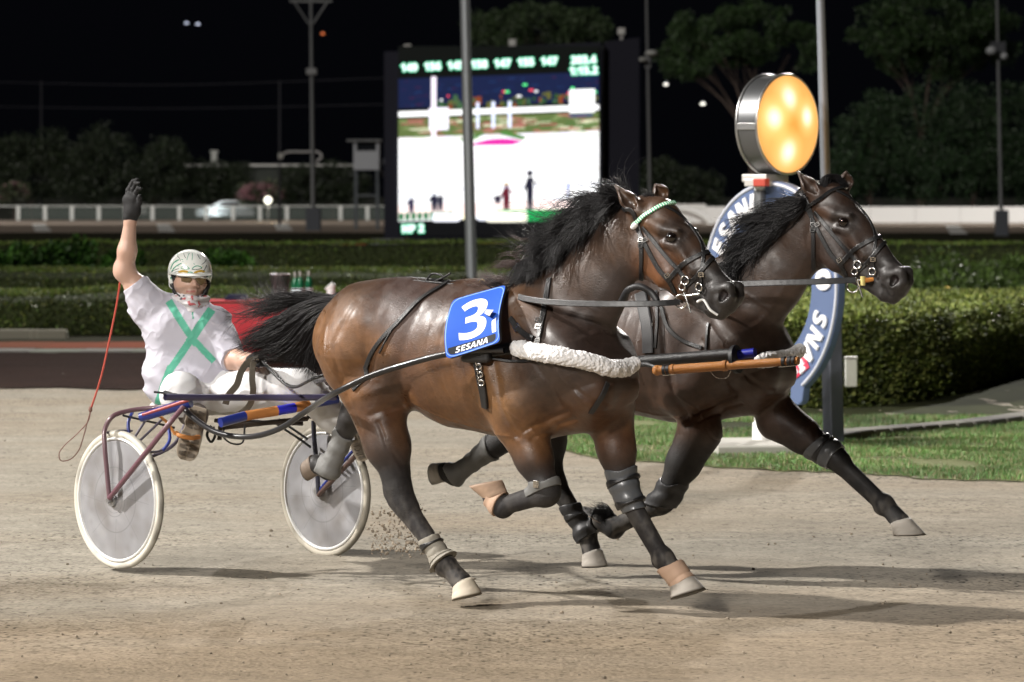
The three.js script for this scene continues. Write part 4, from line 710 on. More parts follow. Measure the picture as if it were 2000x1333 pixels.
skTube('brace', [sk(252, 856, .1), sk(250, 826, .12), sk(258, 806, .16)], .009, paintBlue); skTube('brace', [sk(262, 855, .15), sk(290, 812, .2)], .007, paintGrey); skTube('brace', [sk(272, 862, .15), sk(318, 818, .25)], .007, paintGrey); skTube('brace', [sk(205, 846, .02), sk(232, 842, .08), sk(258, 842, .12)], .006, paintGrey);
skTube('brace', [sk(310, 812, .2), sk(326, 826, .2), sk(342, 850, .2)], .008, orange); skTube('brace', [sk(328, 830, .15, .1), sk(330, 862, .12, .15), sk(318, 880, .1, .15)], .009, paintBlue); skTube('brace', [sk(285, 884, .06, .2), sk(310, 882, .1, .15), sk(322, 874, .12, .12)], .007, paintGrey); skTube('brace', [sk(240, 812, .1), sk(300, 826, .25), sk(340, 836, .35)], .006, M.rubber);
// wing: flat fairing over the near wheel
part('fairing', [bar(sk(274, 816, .1, .25), sk(372, 786, .2, .45), .024, .028, 14)], paintBlue, SK); part('fairing_stripe', [bar(sk(278, 811, .1, .275), sk(368, 782, .2, .475), .0085, .01, 10)], paintRed, SK);
// cross bars and the seat
skTube('cross_bar', [sk(322, 776, .22, .75), sk(420, 777, .4, .72), sk(520, 777, .6, .65), sk(600, 777, .8, .78), sk(655, 776, .95, .85)], .017, phys([.075, .065, .13], .4, { clearcoat: .3 }), 30);
{ const seg = [[430, 826, 478, 813, paintBlue], [478, 813, 540, 803, orange], [540, 803, 575, 797, phys([.03, .03, .55], .4)], [575, 797, 603, 791, orange], [603, 791, 612, 788, white], [612, 788, 658, 779, paintBlue]]; for (const [a, b, c, d, m] of seg) part('padded_bar', bar(sk(a, b, .45 + (a - 430) / 600, .6), sk(c, d, .45 + (c - 430) / 600, .6), .026, .026, 14), m, SK); }
part('seat', (() => { const a = sk(318, 785, .3, -.25), b = sk(600, 800, .85, -.1), g = new RoundedBoxGeometry(.44, .06, .4, 3, .025); const c = sk(395, 790, .48, -.1); return [g.rotateY(.62).translate(c.x, c.y - .02, c.z)]; })(), std([.5, .49, .45], .7), SK);
part('seat_frame', [bar(sk(430, 836, .5, .1), sk(600, 818, .8, .1), .014), bar(sk(420, 822, .5, .0), sk(590, 828, .85, 0), .012), bar(sk(430, 832, .48, .1), sk(428, 860, .48, .1), .012)], std([.05, .035, .025], .6), SK);
part('under_strap', [tube([sk(440, 835, .5, .1), sk(434, 850, .5, .1), sk(450, 866, .5, .12), sk(472, 866, .52, .12), sk(478, 830, .55, .1)], .005, 24, 6), tube([sk(412, 832, .45, .2), sk(404, 850, .45, .2), sk(412, 864, .45, .2), sk(420, 850, .45, .2), sk(416, 834, .45, .2)], .008, 24, 6)], M.leather, SK);
skTube('stirrup', [sk(344, 846, .2, .35), sk(352, 852, .2, .42), sk(372, 856, .22, .42), sk(388, 854, .25, .38)], .012, orange);
// far fork
skTube('fork', [wf(622, 968), wf(655, 932), wf(698, 886), wf(722, 852, -.06)], .014, phys([.1, .06, .05], .4)); skTube('fork', [wf(620, 963, -.07), wf(655, 920, -.07), wf(694, 876, -.07)], .009, paintBlue); skTube('fork', [wf(622, 966), wf(618, 905), wf(613, 850), wf(612, 822)], .013, std([.03, .03, .045], .4)); skTube('brace', [sk(530, 822, .75), sk(590, 862, .95), sk(606, 874, 1)], .007, M.rubber); skTube('brace', [sk(545, 820, .78), sk(600, 858, 1)], .007, M.rubber); skTube('brace', [sk(600, 815, .9), sk(680, 812, 1.1), sk(735, 838, 1.15)], .01, M.rubber);
// shafts: from the arch along the horse's flanks
const sw = (u, v, z) => S1.world(S1.P(u, v, z));
part('shaft', tube([sk(322, 768, .15, .25), sk(340, 776, .12, .3), sk(372, 812, .1, .4), sk(420, 844, .1, .5), sk(480, 854, .12, .65), sk(545, 838, .15, .9), sk(600, 802, .2, 1.15), sw(660, 765, .41), sw(720, 736, .4), sw(800, 710, .39), sw(872, 692, .385), sw(935, 684, .37), sw(985, 684, .36)], .0145, 110, 12), phys([.016, .016, .018], .35, { clearcoat: .3 }), SK, 'curved black near shaft');
part('shaft', tube([sk(560, 775, .7), sk(600, 752, .8, .3), sw(660, 735, -.4), sw(760, 716, -.42), sw(870, 700, -.42), sw(980, 690, -.4)], .0165, 60, 12), phys([.016, .016, .018], .35, { clearcoat: .3 }), SK);
part('shaft_bracket', [bar(sk(300, 766, .15, .2), sk(345, 771, .2, .25), .006), bar(sk(325, 776, .2, .15), sk(345, 790, .2, .2), .012)], M.rubber, SK);
// shaft of the second sulky: wooden pole with blue tip and rubber disc beside the second horse
{
  const t = thing('sulky_shaft', 'orange wooden shaft pole with taped ends beside the dark horse, blue tip above it', 'sulky shaft'), w2 = (u, v, z) => S2.world(S2.P(u, v, z)), wood = phys([.5, .2, .045], .35, { clearcoat: .5, bumpMap: coatBump, bumpScale: .001 });
  const a = w2(1284, 724, .52), b = w2(1560, 705, .5), q = (k) => a.clone().lerp(b, k); part('pole', [bar(a, q(.5), .0235, .0235, 20), bar(q(.5), b, .022, .02, 20)], wood, t);
  for (const k of [.115, .48, .49]) part('ring', bar(q(k - .008), q(k + .008), .027, .027, 20), wood, t); for (const k of [.055, .082, .9, .94, .97]) part('tape', bar(q(k - .011), q(k + .011), .0255, .0255, 20), M.rubber, t); part('end_cap', new THREE.SphereGeometry(.0265, 18, 12).translate(a.x, a.y, a.z), wood, t);
  part('metal_strip', [bar(q(.04).add(V(0, -.024, .01)), q(.13).add(V(0, -.024, .01)), .004), bar(q(.86).add(V(0, -.022, .01)), q(.99).add(V(0, -.02, .01)), .004)], M.steel, t);
  part('shaft_sleeve', bar(w2(1180, 712, .42), w2(1432, 692, .43), .029, .029, 18), M.leather, t); const dc = w2(1438, 702, .46), d2 = w2(1452, 700, .46).sub(dc).normalize(); part('rubber_disc', new THREE.CylinderGeometry(.07, .07, .02, 28).applyQuaternion(new THREE.Quaternion().setFromUnitVectors(UPV, d2)).translate(dc.x, dc.y, dc.z), M.rubber, t);
  part('shaft_tip', bar(w2(1444, 693, .45), w2(1475, 689, .45), .024, .022, 18), phys([.012, .02, .36], .4), t);
  part('trace_link', [tube([w2(1236, 718, .44), w2(1262, 712, .48), w2(1280, 718, .5), w2(1292, 722, .52)], .012, 18, 8)], M.leather, t); part('loose_wire', tube([w2(1388, 726, .5), w2(1400, 738, .5), w2(1420, 738, .5), w2(1428, 724, .5)], .002, 18, 4), M.steel, t);
}
// ---------------------------------------------------------------- driver
const DR = thing('person', 'seated driver in white with a green cross, raising a black gloved hand', 'person');
{
  const D0 = 20, sc = FOC / D0, P = (u, v, d = 0) => at(u, v, D0 - d), uvOf = (x, y) => [1000 + x * sc, HOR + (EYE - y) * sc];   // d: metres nearer than the seat
  const torso = new Field(), arms = new Field(), legs = new Field(), all = new Field();
  const T = (...q) => { torso.add(...q); all.add(...q); }, A = (...q) => { arms.add(...q); all.add(...q); }, L = (...q) => { legs.add(...q); all.add(...q); }, B = (...q) => all.add(...q);
  // torso
  T(P(350, 768), P(408, 768), .11, .11, .06); T(P(328, 718, .03), P(396, 720, .03), .115, .112, .08); T(P(334, 748, .02), P(400, 748, .02), .112, .11, .08); T(P(332, 652), P(398, 655), .118, .112, .08);
  T(P(312, 612), P(412, 634), .075, .07, .08); T(P(355, 605), P(378, 600), .07, .06, .06); T(P(330, 640, .05), P(395, 650, .05), .09, .085, .08);
  // raised arm and resting arm, sleeves first
  A(P(312, 612), P(288, 596, .02), .088, .08, .05); A(P(290, 598, .02), P(268, 562, .04), .078, .062, .05); A(P(418, 638), P(434, 670, .08), .07, .062, .05); A(P(434, 670, .08), P(456, 704, .16), .06, .052, .04);
  B(P(270, 566, .04), P(243, 530, .05), .056, .05, .03); B(P(243, 531, .05), P(248, 490, .07), .05, .047, .03); B(P(248, 490, .07), P(254, 432, .08), .047, .031, .03);
  B(P(238, 528, .03), P(238, 522, .03), .036, .036, .04); B(P(254, 432, .08), P(256, 418, .08), .03, .03, .02);
  B(P(458, 700, .16), P(480, 706, .26), .05, .042, .03); B(P(480, 706, .26), P(498, 706, .36), .042, .034, .03);
  // neck and head: a little turned towards the far side
  B(P(374, 602), P(371, 575, .02), .062, .06, .04);
  B(P(370, 540, .0), P(371, 548, .01), .092, .09, .03, .95); B(P(372, 562, .05), P(373, 570, .055), .066, .05, .035); B(P(373, 572, .085), P(374, 575, .085), .026, .024, .025);
  B(P(377, 545, .095), P(380, 556, .118), .012, .0145, .014); B(P(375, 558, .105), P(385, 558, .105), .011, .011, .01);           // nose
  B(P(367, 567.5, .097), P(382, 567.5, .097), .008, .008, .008); B(P(369, 570.5, .096), P(381, 570.5, .096), .009, .009, .008);   // lips
  B(P(352, 541, .068), P(390, 541, .07), .014, .014, .02); B(P(352, 557, .06), P(352, 557, .06), .026, .026, .03); B(P(393, 557, .06), P(393, 557, .06), .024, .024, .03); // brow and cheeks
  B(P(340, 553, -.01), P(341, 560, -.01), .016, .012, .01);   // ear
  // legs
  L(P(372, 778), P(354, 772, .38), .1, .088, .06); L(P(354, 772, .38), P(352, 766, .42), .088, .082, .05); L(P(352, 772, .42), P(368, 816, .36), .078, .06, .04);
  L(P(408, 768), P(500, 755, .2), .105, .094, .06); L(P(500, 755, .2), P(574, 752, .3), .094, .084, .05); L(P(574, 752, .3), P(598, 762, .28), .084, .076, .04); L(P(598, 762, .22), P(648, 812, .16), .08, .066, .04); L(P(648, 812, .16), P(684, 846, .12), .066, .052, .04);
  const lo = P(200, 920), hi = P(760, 470); lo.z = -20.4; hi.z = -19.2;
  const skinC = [.5, .315, .24];
  const body = all.mesh(.0055, V(lo.x, P(0, 800).y, lo.z), V(P(520, 0).x, P(0, 412).y, hi.z), { clip: (x, y, z) => { const [u, v] = uvOf(x, y); return v > 640 && u > 300 && u < 440 ? .05 : v > 720 ? .05 : -1; }, color: (x, y, z) => { const [u, v] = uvOf(x, y), n = .88 + .24 * fbm(x * 30, y * 30, z * 30, 3); let c = skinC.map((k) => k * n); if (v > 536 && v < 600 && u > 330 && u < 410) { if (Math.abs(v - 569) < 2.6 && u > 366 && u < 384 && z > -19.915) c = [.34 * n, .13 * n, .11 * n]; else if (v > 561) c = mix3(c, [.27, .19, .15], .38 * fbm(x * 200, y * 200, 3, 2) + .2); } if (u < 280 && v < 600) c = mix3(c, [.52, .33, .25], .4); return c; } });
  part('body', body, phys([1, 1, 1], .5, { vertexColors: true, clearcoat: .08, clearcoatRoughness: .4 }), DR);
  // shirt
  const shirt = new Field(); shirt.p = [...torso.p, ...arms.p];
  const band = (u, v, a, b, w) => { const dx = b[0] - a[0], dy = b[1] - a[1], l = Math.hypot(dx, dy), t = ((u - a[0]) * dx + (v - a[1]) * dy) / (l * l), d = Math.abs((u - a[0]) * dy - (v - a[1]) * dx) / l; return t > -.04 && t < 1.05 && d < w; };
  const folds = (x, y, z) => { const [u, v] = uvOf(x, y); const s = sstep(u, 410, 450) + sstep(-u, -300, -270) * sstep(v, 560, 600); return -.006 * Math.pow(1 - Math.abs(2 * fbm(x * 6 + y * 5, y * 6 - x * 4, z * 4, 2) - 1), 4) * (.45 + 1.3 * s) - .0035 * Math.pow(1 - Math.abs(2 * fbm(x * 14 - y * 9, y * 12 + x * 8, z * 6, 2) - 1), 3) - .003 * Math.sin((x * .8 + y) * 90 + 5 * noise(x * 7, y * 7)) * s - .004 * Math.sin((x * .4 + y) * 55 + 4 * noise(x * 8, y * 8)) * sstep(v, 690, 750); };
  const e1 = P(268, 562, .04), e1d = P(243, 530, .05).sub(e1).normalize(), e2 = P(458, 702, .16), e2d = P(480, 706, .26).sub(P(446, 672, .08)).normalize();
  const gs = shirt.mesh(.0042, V(P(240, 0).x, P(0, 792).y, lo.z), V(P(490, 0).x, P(0, 540).y, hi.z), { lift: .011, fine: folds,
    clip: (x, y, z) => { const [u, v] = uvOf(x, y); let c = -1; if (u < 300 && v < 640) c = Math.max(c, (x - e1.x) * e1d.x + (y - e1.y) * e1d.y + (z - e1.z) * e1d.z - .03); if (u > 430 && v > 655) c = Math.max(c, (x - e2.x) * e2d.x + (y - e2.y) * e2d.y + (z - e2.z) * e2d.z); const nx = x - P(373, 0).x, ny = y - P(0, 592).y, nz = z + D0 - .0; c = Math.max(c, .068 - Math.hypot(nx, ny * .8, nz * .9) > 0 ? .02 : -1); return c; },
    color: (x, y, z) => { const [u, v] = uvOf(x, y), n = .94 + .1 * fbm(x * 8, y * 8, z * 8, 3); const front = z > -20.02;
      if (front && (band(u, v, [334, 590], [386, 668], 7) || band(u, v, [384, 664], [420, 702], 6.5) || band(u, v, [414, 606], [376, 664], 8.5) || band(u, v, [378, 660], [336, 722], 7.2) || band(u, v, [338, 716], [312, 786], 7.5))) return [.1 * n, .43 * n, .3 * n];
      if (front && Math.abs(u - 379 - (v - 605) * .12) < 1.4 && v > 602 && v < 622) return [.06, .3, .2];
      return [.5 * n, .49 * n, .56 * n]; } });
  part('shirt', gs, phys([1, 1, 1], .72, { vertexColors: true, sheen: .2, side: THREE.DoubleSide }), DR, 'white racing shirt with a green cross of bands');
  // trousers
  const gt = legs.mesh(.0055, V(P(300, 0).x, P(0, 880).y, lo.z), V(P(720, 0).x, P(0, 715).y, V(0, 0, -19.3).z), { lift: .012, fine: (x, y, z) => -.007 * Math.pow(1 - Math.abs(2 * fbm(x * 5 - y * 6, y * 8 + x * 2, z * 5, 2) - 1), 4) - .002 * noise(x * 25, y * 25, z * 25),
    clip: (x, y, z) => { const [u, v] = uvOf(x, y); return u < 420 ? (v - 806) / sc : ((u - 676) + (v - 838)) / sc * .7; },
    color: (x, y, z) => { const [u, v] = uvOf(x, y), n = .9 + .16 * fbm(x * 9, y * 9, z * 9, 3), d = sstep(v, 770, 850) * .55 * fbm(x * 14, y * 14, z * 14, 3) + sstep(noise(x * 16, y * 16, 4), .78, .9) * .25; return mix3([.72 * n, .72 * n, .73 * n], [.3, .27, .22], d * .8); } });
  part('trousers', gt, phys([1, 1, 1], .7, { vertexColors: true, side: THREE.DoubleSide }), DR, 'white racing trousers spattered with dirt');
  // boots, soles towards the camera
  const bootM = std([.12, .1, .085], .8), soleM = std([.3, .255, .2], .9, { bumpMap: grit, bumpScale: .006 }), treadM = std([.22, .185, .145], .95, { bumpMap: grit, bumpScale: .006 });
  const bootAt = (heel, toe, depth, w, dirt) => {
    const f = new Field(), H = P(...heel, depth - .06), Tt = P(...toe, depth - .045), d = Tt.clone().sub(H), len = d.length(); d.normalize(); f.add(H, H.clone().lerp(Tt, .55), .046, .048, .02); f.add(H.clone().lerp(Tt, .5), Tt, .048, .04, .02); f.add(H.clone().lerp(Tt, .08), P(heel[0] + (heel[0] > 500 ? -14 : -18), heel[1] + 2, depth - .2), .05, .058, .04);
    const b = new THREE.Box3().setFromPoints([H, Tt, P(heel[0] - 30, heel[1] - 10, depth - .25)]).expandByScalar(.08); const bt = part('boot', f.mesh(.006, b.min, b.max), bootM, DR);
    const s = V(d.y, -d.x, 0), out = [], W = (t) => w * (t < .3 ? .8 + .2 * Math.sin(t / .3 * 1.57) - .1 * t : t < .5 ? .97 - .15 * Math.sin((t - .3) / .2 * 3.14) : 1.08 * Math.sqrt(Math.max(0, 1 - Math.pow((t - .68) / .34, 4)))); const c = (t, k) => H.clone().addScaledVector(d, -.035 + t * (len + .07)).addScaledVector(s, k * W(t));
    for (let i = 0; i <= 24; i++) out.push(c(i / 24, 1)); for (let i = 24; i >= 0; i--) out.push(c(i / 24, -1));
    const sh = new THREE.Shape(out.map((p) => new THREE.Vector2(p.x, p.y))); const z0 = P(0, 0, depth).z; const so = part('sole', new THREE.ExtrudeGeometry(sh, { depth: .014, bevelSize: .004, bevelThickness: .004, bevelSegments: 2 }).translate(0, 0, z0 - .012), soleM, bt);
    const tr = []; for (let i = 1; i < 15; i++) { const t = i / 15.2; if (t > .42 && t < .5) continue; for (const k of [-1, 1]) { const a = c(t, k * .12), e = c(t + .025 * (i % 2 ? 1 : -.6), k * .84); const g = box(a.distanceTo(e), .0095, .012); g.rotateZ(Math.atan2(e.y - a.y, e.x - a.x)).translate((a.x + e.x) / 2, (a.y + e.y) / 2, z0 + .008); tr.push(g); } } part('tread', tr, treadM, bt);
  };
  bootAt([386, 808], [366, 884], .56, .05); bootAt([694, 842], [712, 884], .2, .046);
  // helmet: shell with brim, black lining showing at the ears
  const hx = P(370.5, 530), hm = new Field(); hm.add(V(hx.x, hx.y, hx.z), V(hx.x, hx.y - .012, hx.z - .01), .116, .118, .01);
  const htex = canvasTex(512, 512, (g) => { g.fillStyle = '#f4f8f4'; g.fillRect(0, 0, 512, 512); const p = (c, w, pts) => { g.strokeStyle = c; g.lineWidth = w; g.beginPath(); pts.forEach(([x, y], i) => i ? g.quadraticCurveTo(...pts[i]) : g.moveTo(x, y)); g.stroke(); }, q = (c, w, a) => { g.strokeStyle = c; g.lineWidth = w * 1.35; g.beginPath(); g.moveTo(a[0], a[1]); g.quadraticCurveTo(a[2], a[3], a[4], a[5]); g.stroke(); };
    for (let i = 0; i < 30; i++) { const a = rr(0, 6.28), r = rr(60, 235), x = 256 + Math.cos(a) * r, y = 230 + Math.sin(a) * r * .8; g.strokeStyle = ['#2aa583', '#9aa6a6', '#2aa583', '#3c9f85', '#d8c68a'][i % 5]; g.lineWidth = rr(2, 5); g.beginPath(); g.arc(x, y, rr(10, 32), a, a + rr(.8, 2)); g.stroke(); }
    g.lineCap = 'round'; const gr = '#1d9a78', dk = '#4e5a5e', gold = '#c9a545';
    q(gr, 8, [60, 230, 80, 150, 150, 130]); q(gr, 7, [70, 262, 100, 200, 180, 168]); q(dk, 5, [44, 290, 80, 240, 150, 226]); q(dk, 4, [60, 300, 90, 260, 160, 250]); q(gr, 12, [56, 328, 110, 300, 190, 306]); q(gr, 5, [180, 210, 230, 170, 270, 224]); q(gr, 5, [180, 222, 230, 238, 268, 226]); q(gr, 6, [300, 226, 340, 170, 400, 214]); q(dk, 5, [300, 232, 350, 240, 400, 222]); q(gr, 4, [240, 130, 250, 80, 262, 60]); q(gr, 4, [296, 130, 300, 90, 292, 60]); q(dk, 4, [130, 90, 160, 110, 170, 140]); q(dk, 4, [200, 60, 206, 90, 230, 110]); q(dk, 4, [350, 70, 360, 100, 380, 120]); q(gold, 18, [160, 262, 200, 240, 250, 262]); q(gold, 18, [330, 268, 380, 240, 420, 256]); q('#e8d89a', 10, [190, 276, 230, 270, 262, 280]); q(gr, 6, [250, 270, 280, 250, 306, 272]); q(gr, 5, [262, 286, 280, 270, 296, 288]); q(gr, 16, [400, 320, 430, 310, 456, 300]); q(dk, 6, [420, 250, 440, 220, 446, 190]); q(dk, 5, [400, 180, 430, 160, 440, 130]); });
  const huv = (x, y) => [.5 + (x - hx.x) / .25, .5 + (y - hx.y) / .25];
  const shell = hm.mesh(.005, V(hx.x - .14, hx.y - .14, hx.z - .16), V(hx.x + .14, hx.y + .14, hx.z + .16), { uv: huv, clip: (x, y, z) => { const dz = z - hx.z, low = hx.y - .085, front = hx.y - .012; const rim = lerp(low, front, sstep(dz, .0, .06)); return Math.max(rim - y, .1 - Math.hypot(x - hx.x, y - hx.y, dz)); } });
  const hel = part('helmet', shell, phys([1, 1, 1], .22, { map: htex, clearcoat: .6 }), DR, 'white helmet with green and gold swirls');
  const lin = new Field(); lin.add(V(hx.x, hx.y, hx.z), V(hx.x, hx.y - .04, hx.z - .02), .109, .1, .02); part('lining', lin.mesh(.006, V(hx.x - .14, hx.y - .16, hx.z - .16), V(hx.x + .14, hx.y + .1, hx.z + .06), { clip: (x, y, z) => Math.max(.094 - Math.hypot(x - hx.x, (y - hx.y), z - hx.z + .02), z - hx.z - .062, hx.y - .1 - y) }), std([.012, .012, .013], .8), hel);
  { const p = [], I = [], N = 28; for (let i = 0; i <= N; i++) for (const [j, r, h] of [[0, .112, .0], [1, .142, -.014], [2, .145, -.018], [3, .14, -.02], [4, .108, -.008]]) { const a = lerp(-1.12, 1.12, i / N), e = Math.cos(a * .75), q = V(hx.x + .004 + Math.sin(a) * (r * (j && j < 4 ? .9 : 1)), hx.y - .001 + h * e - .004 * Math.cos(a) + .01 * Math.sin(a) * -.6, hx.z + Math.cos(a) * (j && j < 4 ? r * (.55 + .45 * e) : r)); p.push(q.x, q.y, q.z); } for (let i = 0; i < N; i++) for (let j = 0; j < 5; j++) { const a = i * 5 + j, b = i * 5 + (j + 1) % 5; I.push(a, a + 5, b, b, a + 5, b + 5); } part('visor', geo(p, I), phys([.76, .78, .76], .25, { clearcoat: .5, side: THREE.DoubleSide }), hel); }
  for (const [u, v, d] of [[339, 554, .0], [342, 564, .03], [404, 556, .02], [400, 566, .045]]) part('ear_pad', new THREE.SphereGeometry(.026, 16, 12).scale(.7, 1.25, .9).translate(...P(u, v, d).toArray()), std([.012, .012, .013], .8), hel);
  // sunglasses
  { const G = (u, v, d) => P(u, v, d); const lensM = phys([.13, .085, .035], .1, { transmission: .15, thickness: 0, clearcoat: 1, clearcoatRoughness: .05, side: THREE.DoubleSide });
    const sg = part('sunglasses', [tube([G(345, 540, .07), G(357, 540.5, .108), G(371, 541, .122), G(378, 543, .126), G(387, 541.5, .122), G(398, 543, .108), G(406, 544, .07)], .0034, 40, 8), tube([G(345, 540, .07), G(336, 542, 0)], .0034, 8, 6), tube([G(406, 544, .07), G(409, 546, 0)], .0034, 8, 6)], std([.75, .74, .7], .3, { metalness: .3 }), DR);
    for (const q of [[[352, 541, .1], [360, 541, .114], [372, 542, .124], [375, 546, .122], [371, 553, .114], [362, 556, .106], [354, 550, .1]], [[381, 543, .124], [390, 542, .12], [401, 544, .1], [400, 552, .1], [393, 558, .106], [385, 554, .114], [381, 547, .122]]]) { const c = [0, 0, 0], p = q.map((w) => P(...w)); const m = p.reduce((s, w) => s.add(w), V(0, 0, 0)).multiplyScalar(1 / p.length).add(V(0, 0, .008)); const pos = [m.x, m.y, m.z]; p.forEach((w) => pos.push(w.x, w.y, w.z)); const I = []; for (let i = 0; i < p.length; i++) I.push(0, 1 + (i + 1) % p.length, 1 + i); part('lens', geo(pos, I), lensM, sg); } }
  for (const s of [[[334, 545, .0], [336, 560, .03], [343, 572, .06], [352, 580, .08]], [[408, 545, .02], [405, 560, .05], [398, 574, .075], [390, 582, .085]]]) part('chin_strap', tube(s.map((q) => P(...q)), .0045, 20, 6), std([.03, .03, .032], .6), hel);
  part('chin_strap', tube([P(330, 548, -.02), P(331, 560, -.01), P(338, 566, .02), P(345, 574, .05)], .003, 16, 6), std([.3, .3, .3], .6), hel);
  // neck scarf
  { const f = new Field(); f.add(P(352, 590, .02), P(373, 597, .075), .04, .042, .03); f.add(P(373, 597, .075), P(394, 592, .02), .042, .038, .03); f.add(P(347, 582, .05), P(372, 587, .1), .026, .027, .02); f.add(P(372, 587, .1), P(395, 582, .05), .027, .024, .02); f.add(P(352, 590, .02), P(360, 590, -.05), .034, .03, .03); f.add(P(394, 592, .02), P(386, 590, -.05), .032, .03, .03); f.add(P(358, 602, .05), P(392, 604, .05), .022, .022, .02);
    part('neck_scarf', f.mesh(.0045, V(P(325, 0).x, P(0, 620).y, -20.15), V(P(420, 0).x, P(0, 570).y, -19.82), { fine: (x, y, z) => -.006 * Math.sin((y + x * .3) * 130 + 4 * noise(x * 12, y * 12)) - .004 * noise(x * 40, y * 40, z * 40), color: (x, y, z) => { const n = noise(x * 60 + 3, y * 70, z * 30), m = noise(x * 55, y * 60 + 9, z * 30); return n > .78 ? [.5, .12, .13] : m > .8 ? [.08, .08, .11] : [.66, .64, .66]; } }), phys([1, 1, 1], .75, { vertexColors: true }), DR, 'white neck scarf with red and dark spots'); }
  // raised gloved hand: palm, four curled fingers, thumb
  const gm = std([.008, .008, .009], .75, { bumpMap: grit, bumpScale: .003 });
  { const f = new Field(), g = (u, v, d) => P(u, v, .08 + d); f.add(g(254, 424, 0), g(256, 412, 0), .034, .036, .01); f.add(g(255, 414, 0), g(254, 388, .0), .036, .034, .02); f.add(g(262, 414, .01), g(262, 390, .012), .034, .03, .02); f.add(g(248, 392, -.01), g(264, 390, .01), .026, .024, .02);
    const fin = [[[247, 388, -.02], [249, 372, -.02], [256, 359, -.012], [263, 353, .0]], [[252, 386, -.005], [253, 368, -.004], [259, 355, .004], [267, 351, .016]], [[258, 386, .01], [259, 370, .014], [264, 359, .022], [271, 358, .034]], [[264, 388, .022], [265, 376, .028], [269, 368, .036], [274, 369, .044]]];
    for (const q of fin) for (let i = 0; i < 3; i++) f.add(g(...q[i]), g(...q[i + 1]), .0125 - i * .0012, .0118 - i * .0014, .007);
    f.add(g(266, 410, .02), g(272, 396, .034), .019, .0135, .015); f.add(g(272, 396, .034), g(272, 384, .046), .0135, .0115, .008);
    f.add(g(253, 424, 0), g(256, 424, 0), .037, .037, .006);
    part('glove', f.mesh(.0032, V(P(228, 0).x, P(0, 434).y, -20.08), V(P(292, 0).x, P(0, 340).y, -19.82)), gm, DR, 'black glove on the raised hand'); }
  // lower hand closed on the reins
  { const f = new Field(), g = (u, v, d) => P(u, v, .36 + d); f.add(g(492, 706, -.02), g(502, 704, .02), .036, .034, .015); f.add(g(500, 700, .02), g(508, 704, .03), .034, .03, .015); for (let i = 0; i < 4; i++) { const y = 695 + i * 5.5; f.add(g(508, y, .03), g(513, y + 1, .056), .0115, .0112, .006); f.add(g(513, y + 1, .056), g(505, y + 2, .072), .0112, .0105, .006); f.add(g(505, y + 2, .072), g(499, y + 2, .062), .0105, .0095, .006); } f.add(g(500, 694, .03), g(508, 690, .06), .0135, .011, .008); f.add(g(508, 690, .06), g(504, 696, .08), .011, .01, .006);
    part('glove', f.mesh(.0035, V(P(470, 0).x, P(0, 730).y, -19.75), V(P(530, 0).x, P(0, 672).y, -19.48)), gm, DR, 'black glove closed on the reins'); }
}
// reins from the driver's hand, and their loose ends
{
  const t = thing('reins', 'dirty leather rein ends looped from the lower gloved hand of the driver', 'reins'), P = (u, v, d) => at(u, v, 20 - d), ld = std([.09, .075, .055], .75, { bumpMap: grit, bumpScale: .003 });
  const bd = (pts, w) => { const c = resample(pts, 30); return ribbon(c, c.map(() => V(.2, .1, 1).normalize()), w, .006); };
  part('rein_end', bd([P(500, 700, .44), P(484, 708, .46), P(470, 728, .5), P(462, 752, .52), P(446, 772, .5), P(440, 790, .48)], .034), ld, t); part('rein_end', bd([P(500, 700, .44), P(494, 712, .46), P(492, 740, .5), P(494, 762, .5), P(488, 790, .46), P(470, 808, .4)], .032), ld, t); part('buckle', box(.03, .03, .02, ...P(500, 698, .47).toArray(), .004), M.steel, t);
  part('rein', tube([P(508, 702, .42), P(560, 752, .6), at(620, 737, 18.9), S1.world(S1.P(690, 712, -.35))], .009, 40, 6), M.leather, t);
}
{ // whip
  const t = thing('whip', 'thin red whip hanging behind the raised arm, its cord looped at the end', 'whip'), P = (u, v, d = 0) => at(u, v, 20.05 - d), red = std([.42, .06, .035], .5), cord = std([.2, .1, .08], .7);
  part('shaft', tube([P(256, 408, .1), P(246, 470, .06), P(236, 535, .02), P(228, 590), P(212, 670), P(196, 740), P(178, 796)], .0052, 60, 8), red, t); part('knot', new THREE.SphereGeometry(.011, 12, 8).scale(1, 1.5, 1).translate(...P(176, 800).toArray()), cord, t);
  part('cord', tube([P(177, 798), P(172, 822), P(150, 848), P(126, 870), P(115, 886), P(118, 900), P(136, 898), P(152, 882), P(160, 862), P(170, 825), P(177, 800)], .0032, 80, 6), cord, t);
}
// clods thrown up by the hooves and loose on the track
{
  const g = new THREE.IcosahedronGeometry(1, 0), n = 1150, m = new THREE.InstancedMesh(g, std([1, 1, 1], 1), n), o = new THREE.Object3D(), c = new THREE.Color();
  for (let i = 0; i < n; i++) { let p, s; if (i < 430) { p = at(rr(725, 830), 1000 + 95 * Math.pow(rnd(), .8) - 20 * rnd(), rr(18.1, 18.7)); p.y = Math.max(.01, p.y); s = .002 + .007 * Math.pow(rnd(), 2); } else { p = groundAt(rr(-40, 2040), rr(790, 1333)); p.y = ruts(p.x, p.z) + .002; s = .003 + .008 * Math.pow(rnd(), 5); } o.position.copy(p); o.rotation.set(rr(0, 6), rr(0, 6), rr(0, 6)); o.scale.set(s * rr(.7, 1.5), s * rr(.6, 1), s * rr(.7, 1.4)); o.updateMatrix(); m.setMatrixAt(i, o.matrix); const k = rr(.5, 1.1); m.setColorAt(i, c.setRGB(.3 * k, .25 * k, .19 * k)); }
  m.name = 'dirt_clods'; shade(m); scene.add(m); tag(m, 'small dirt clods thrown up behind the hooves and lying on the sand', 'dirt', null, 'stuff');
}
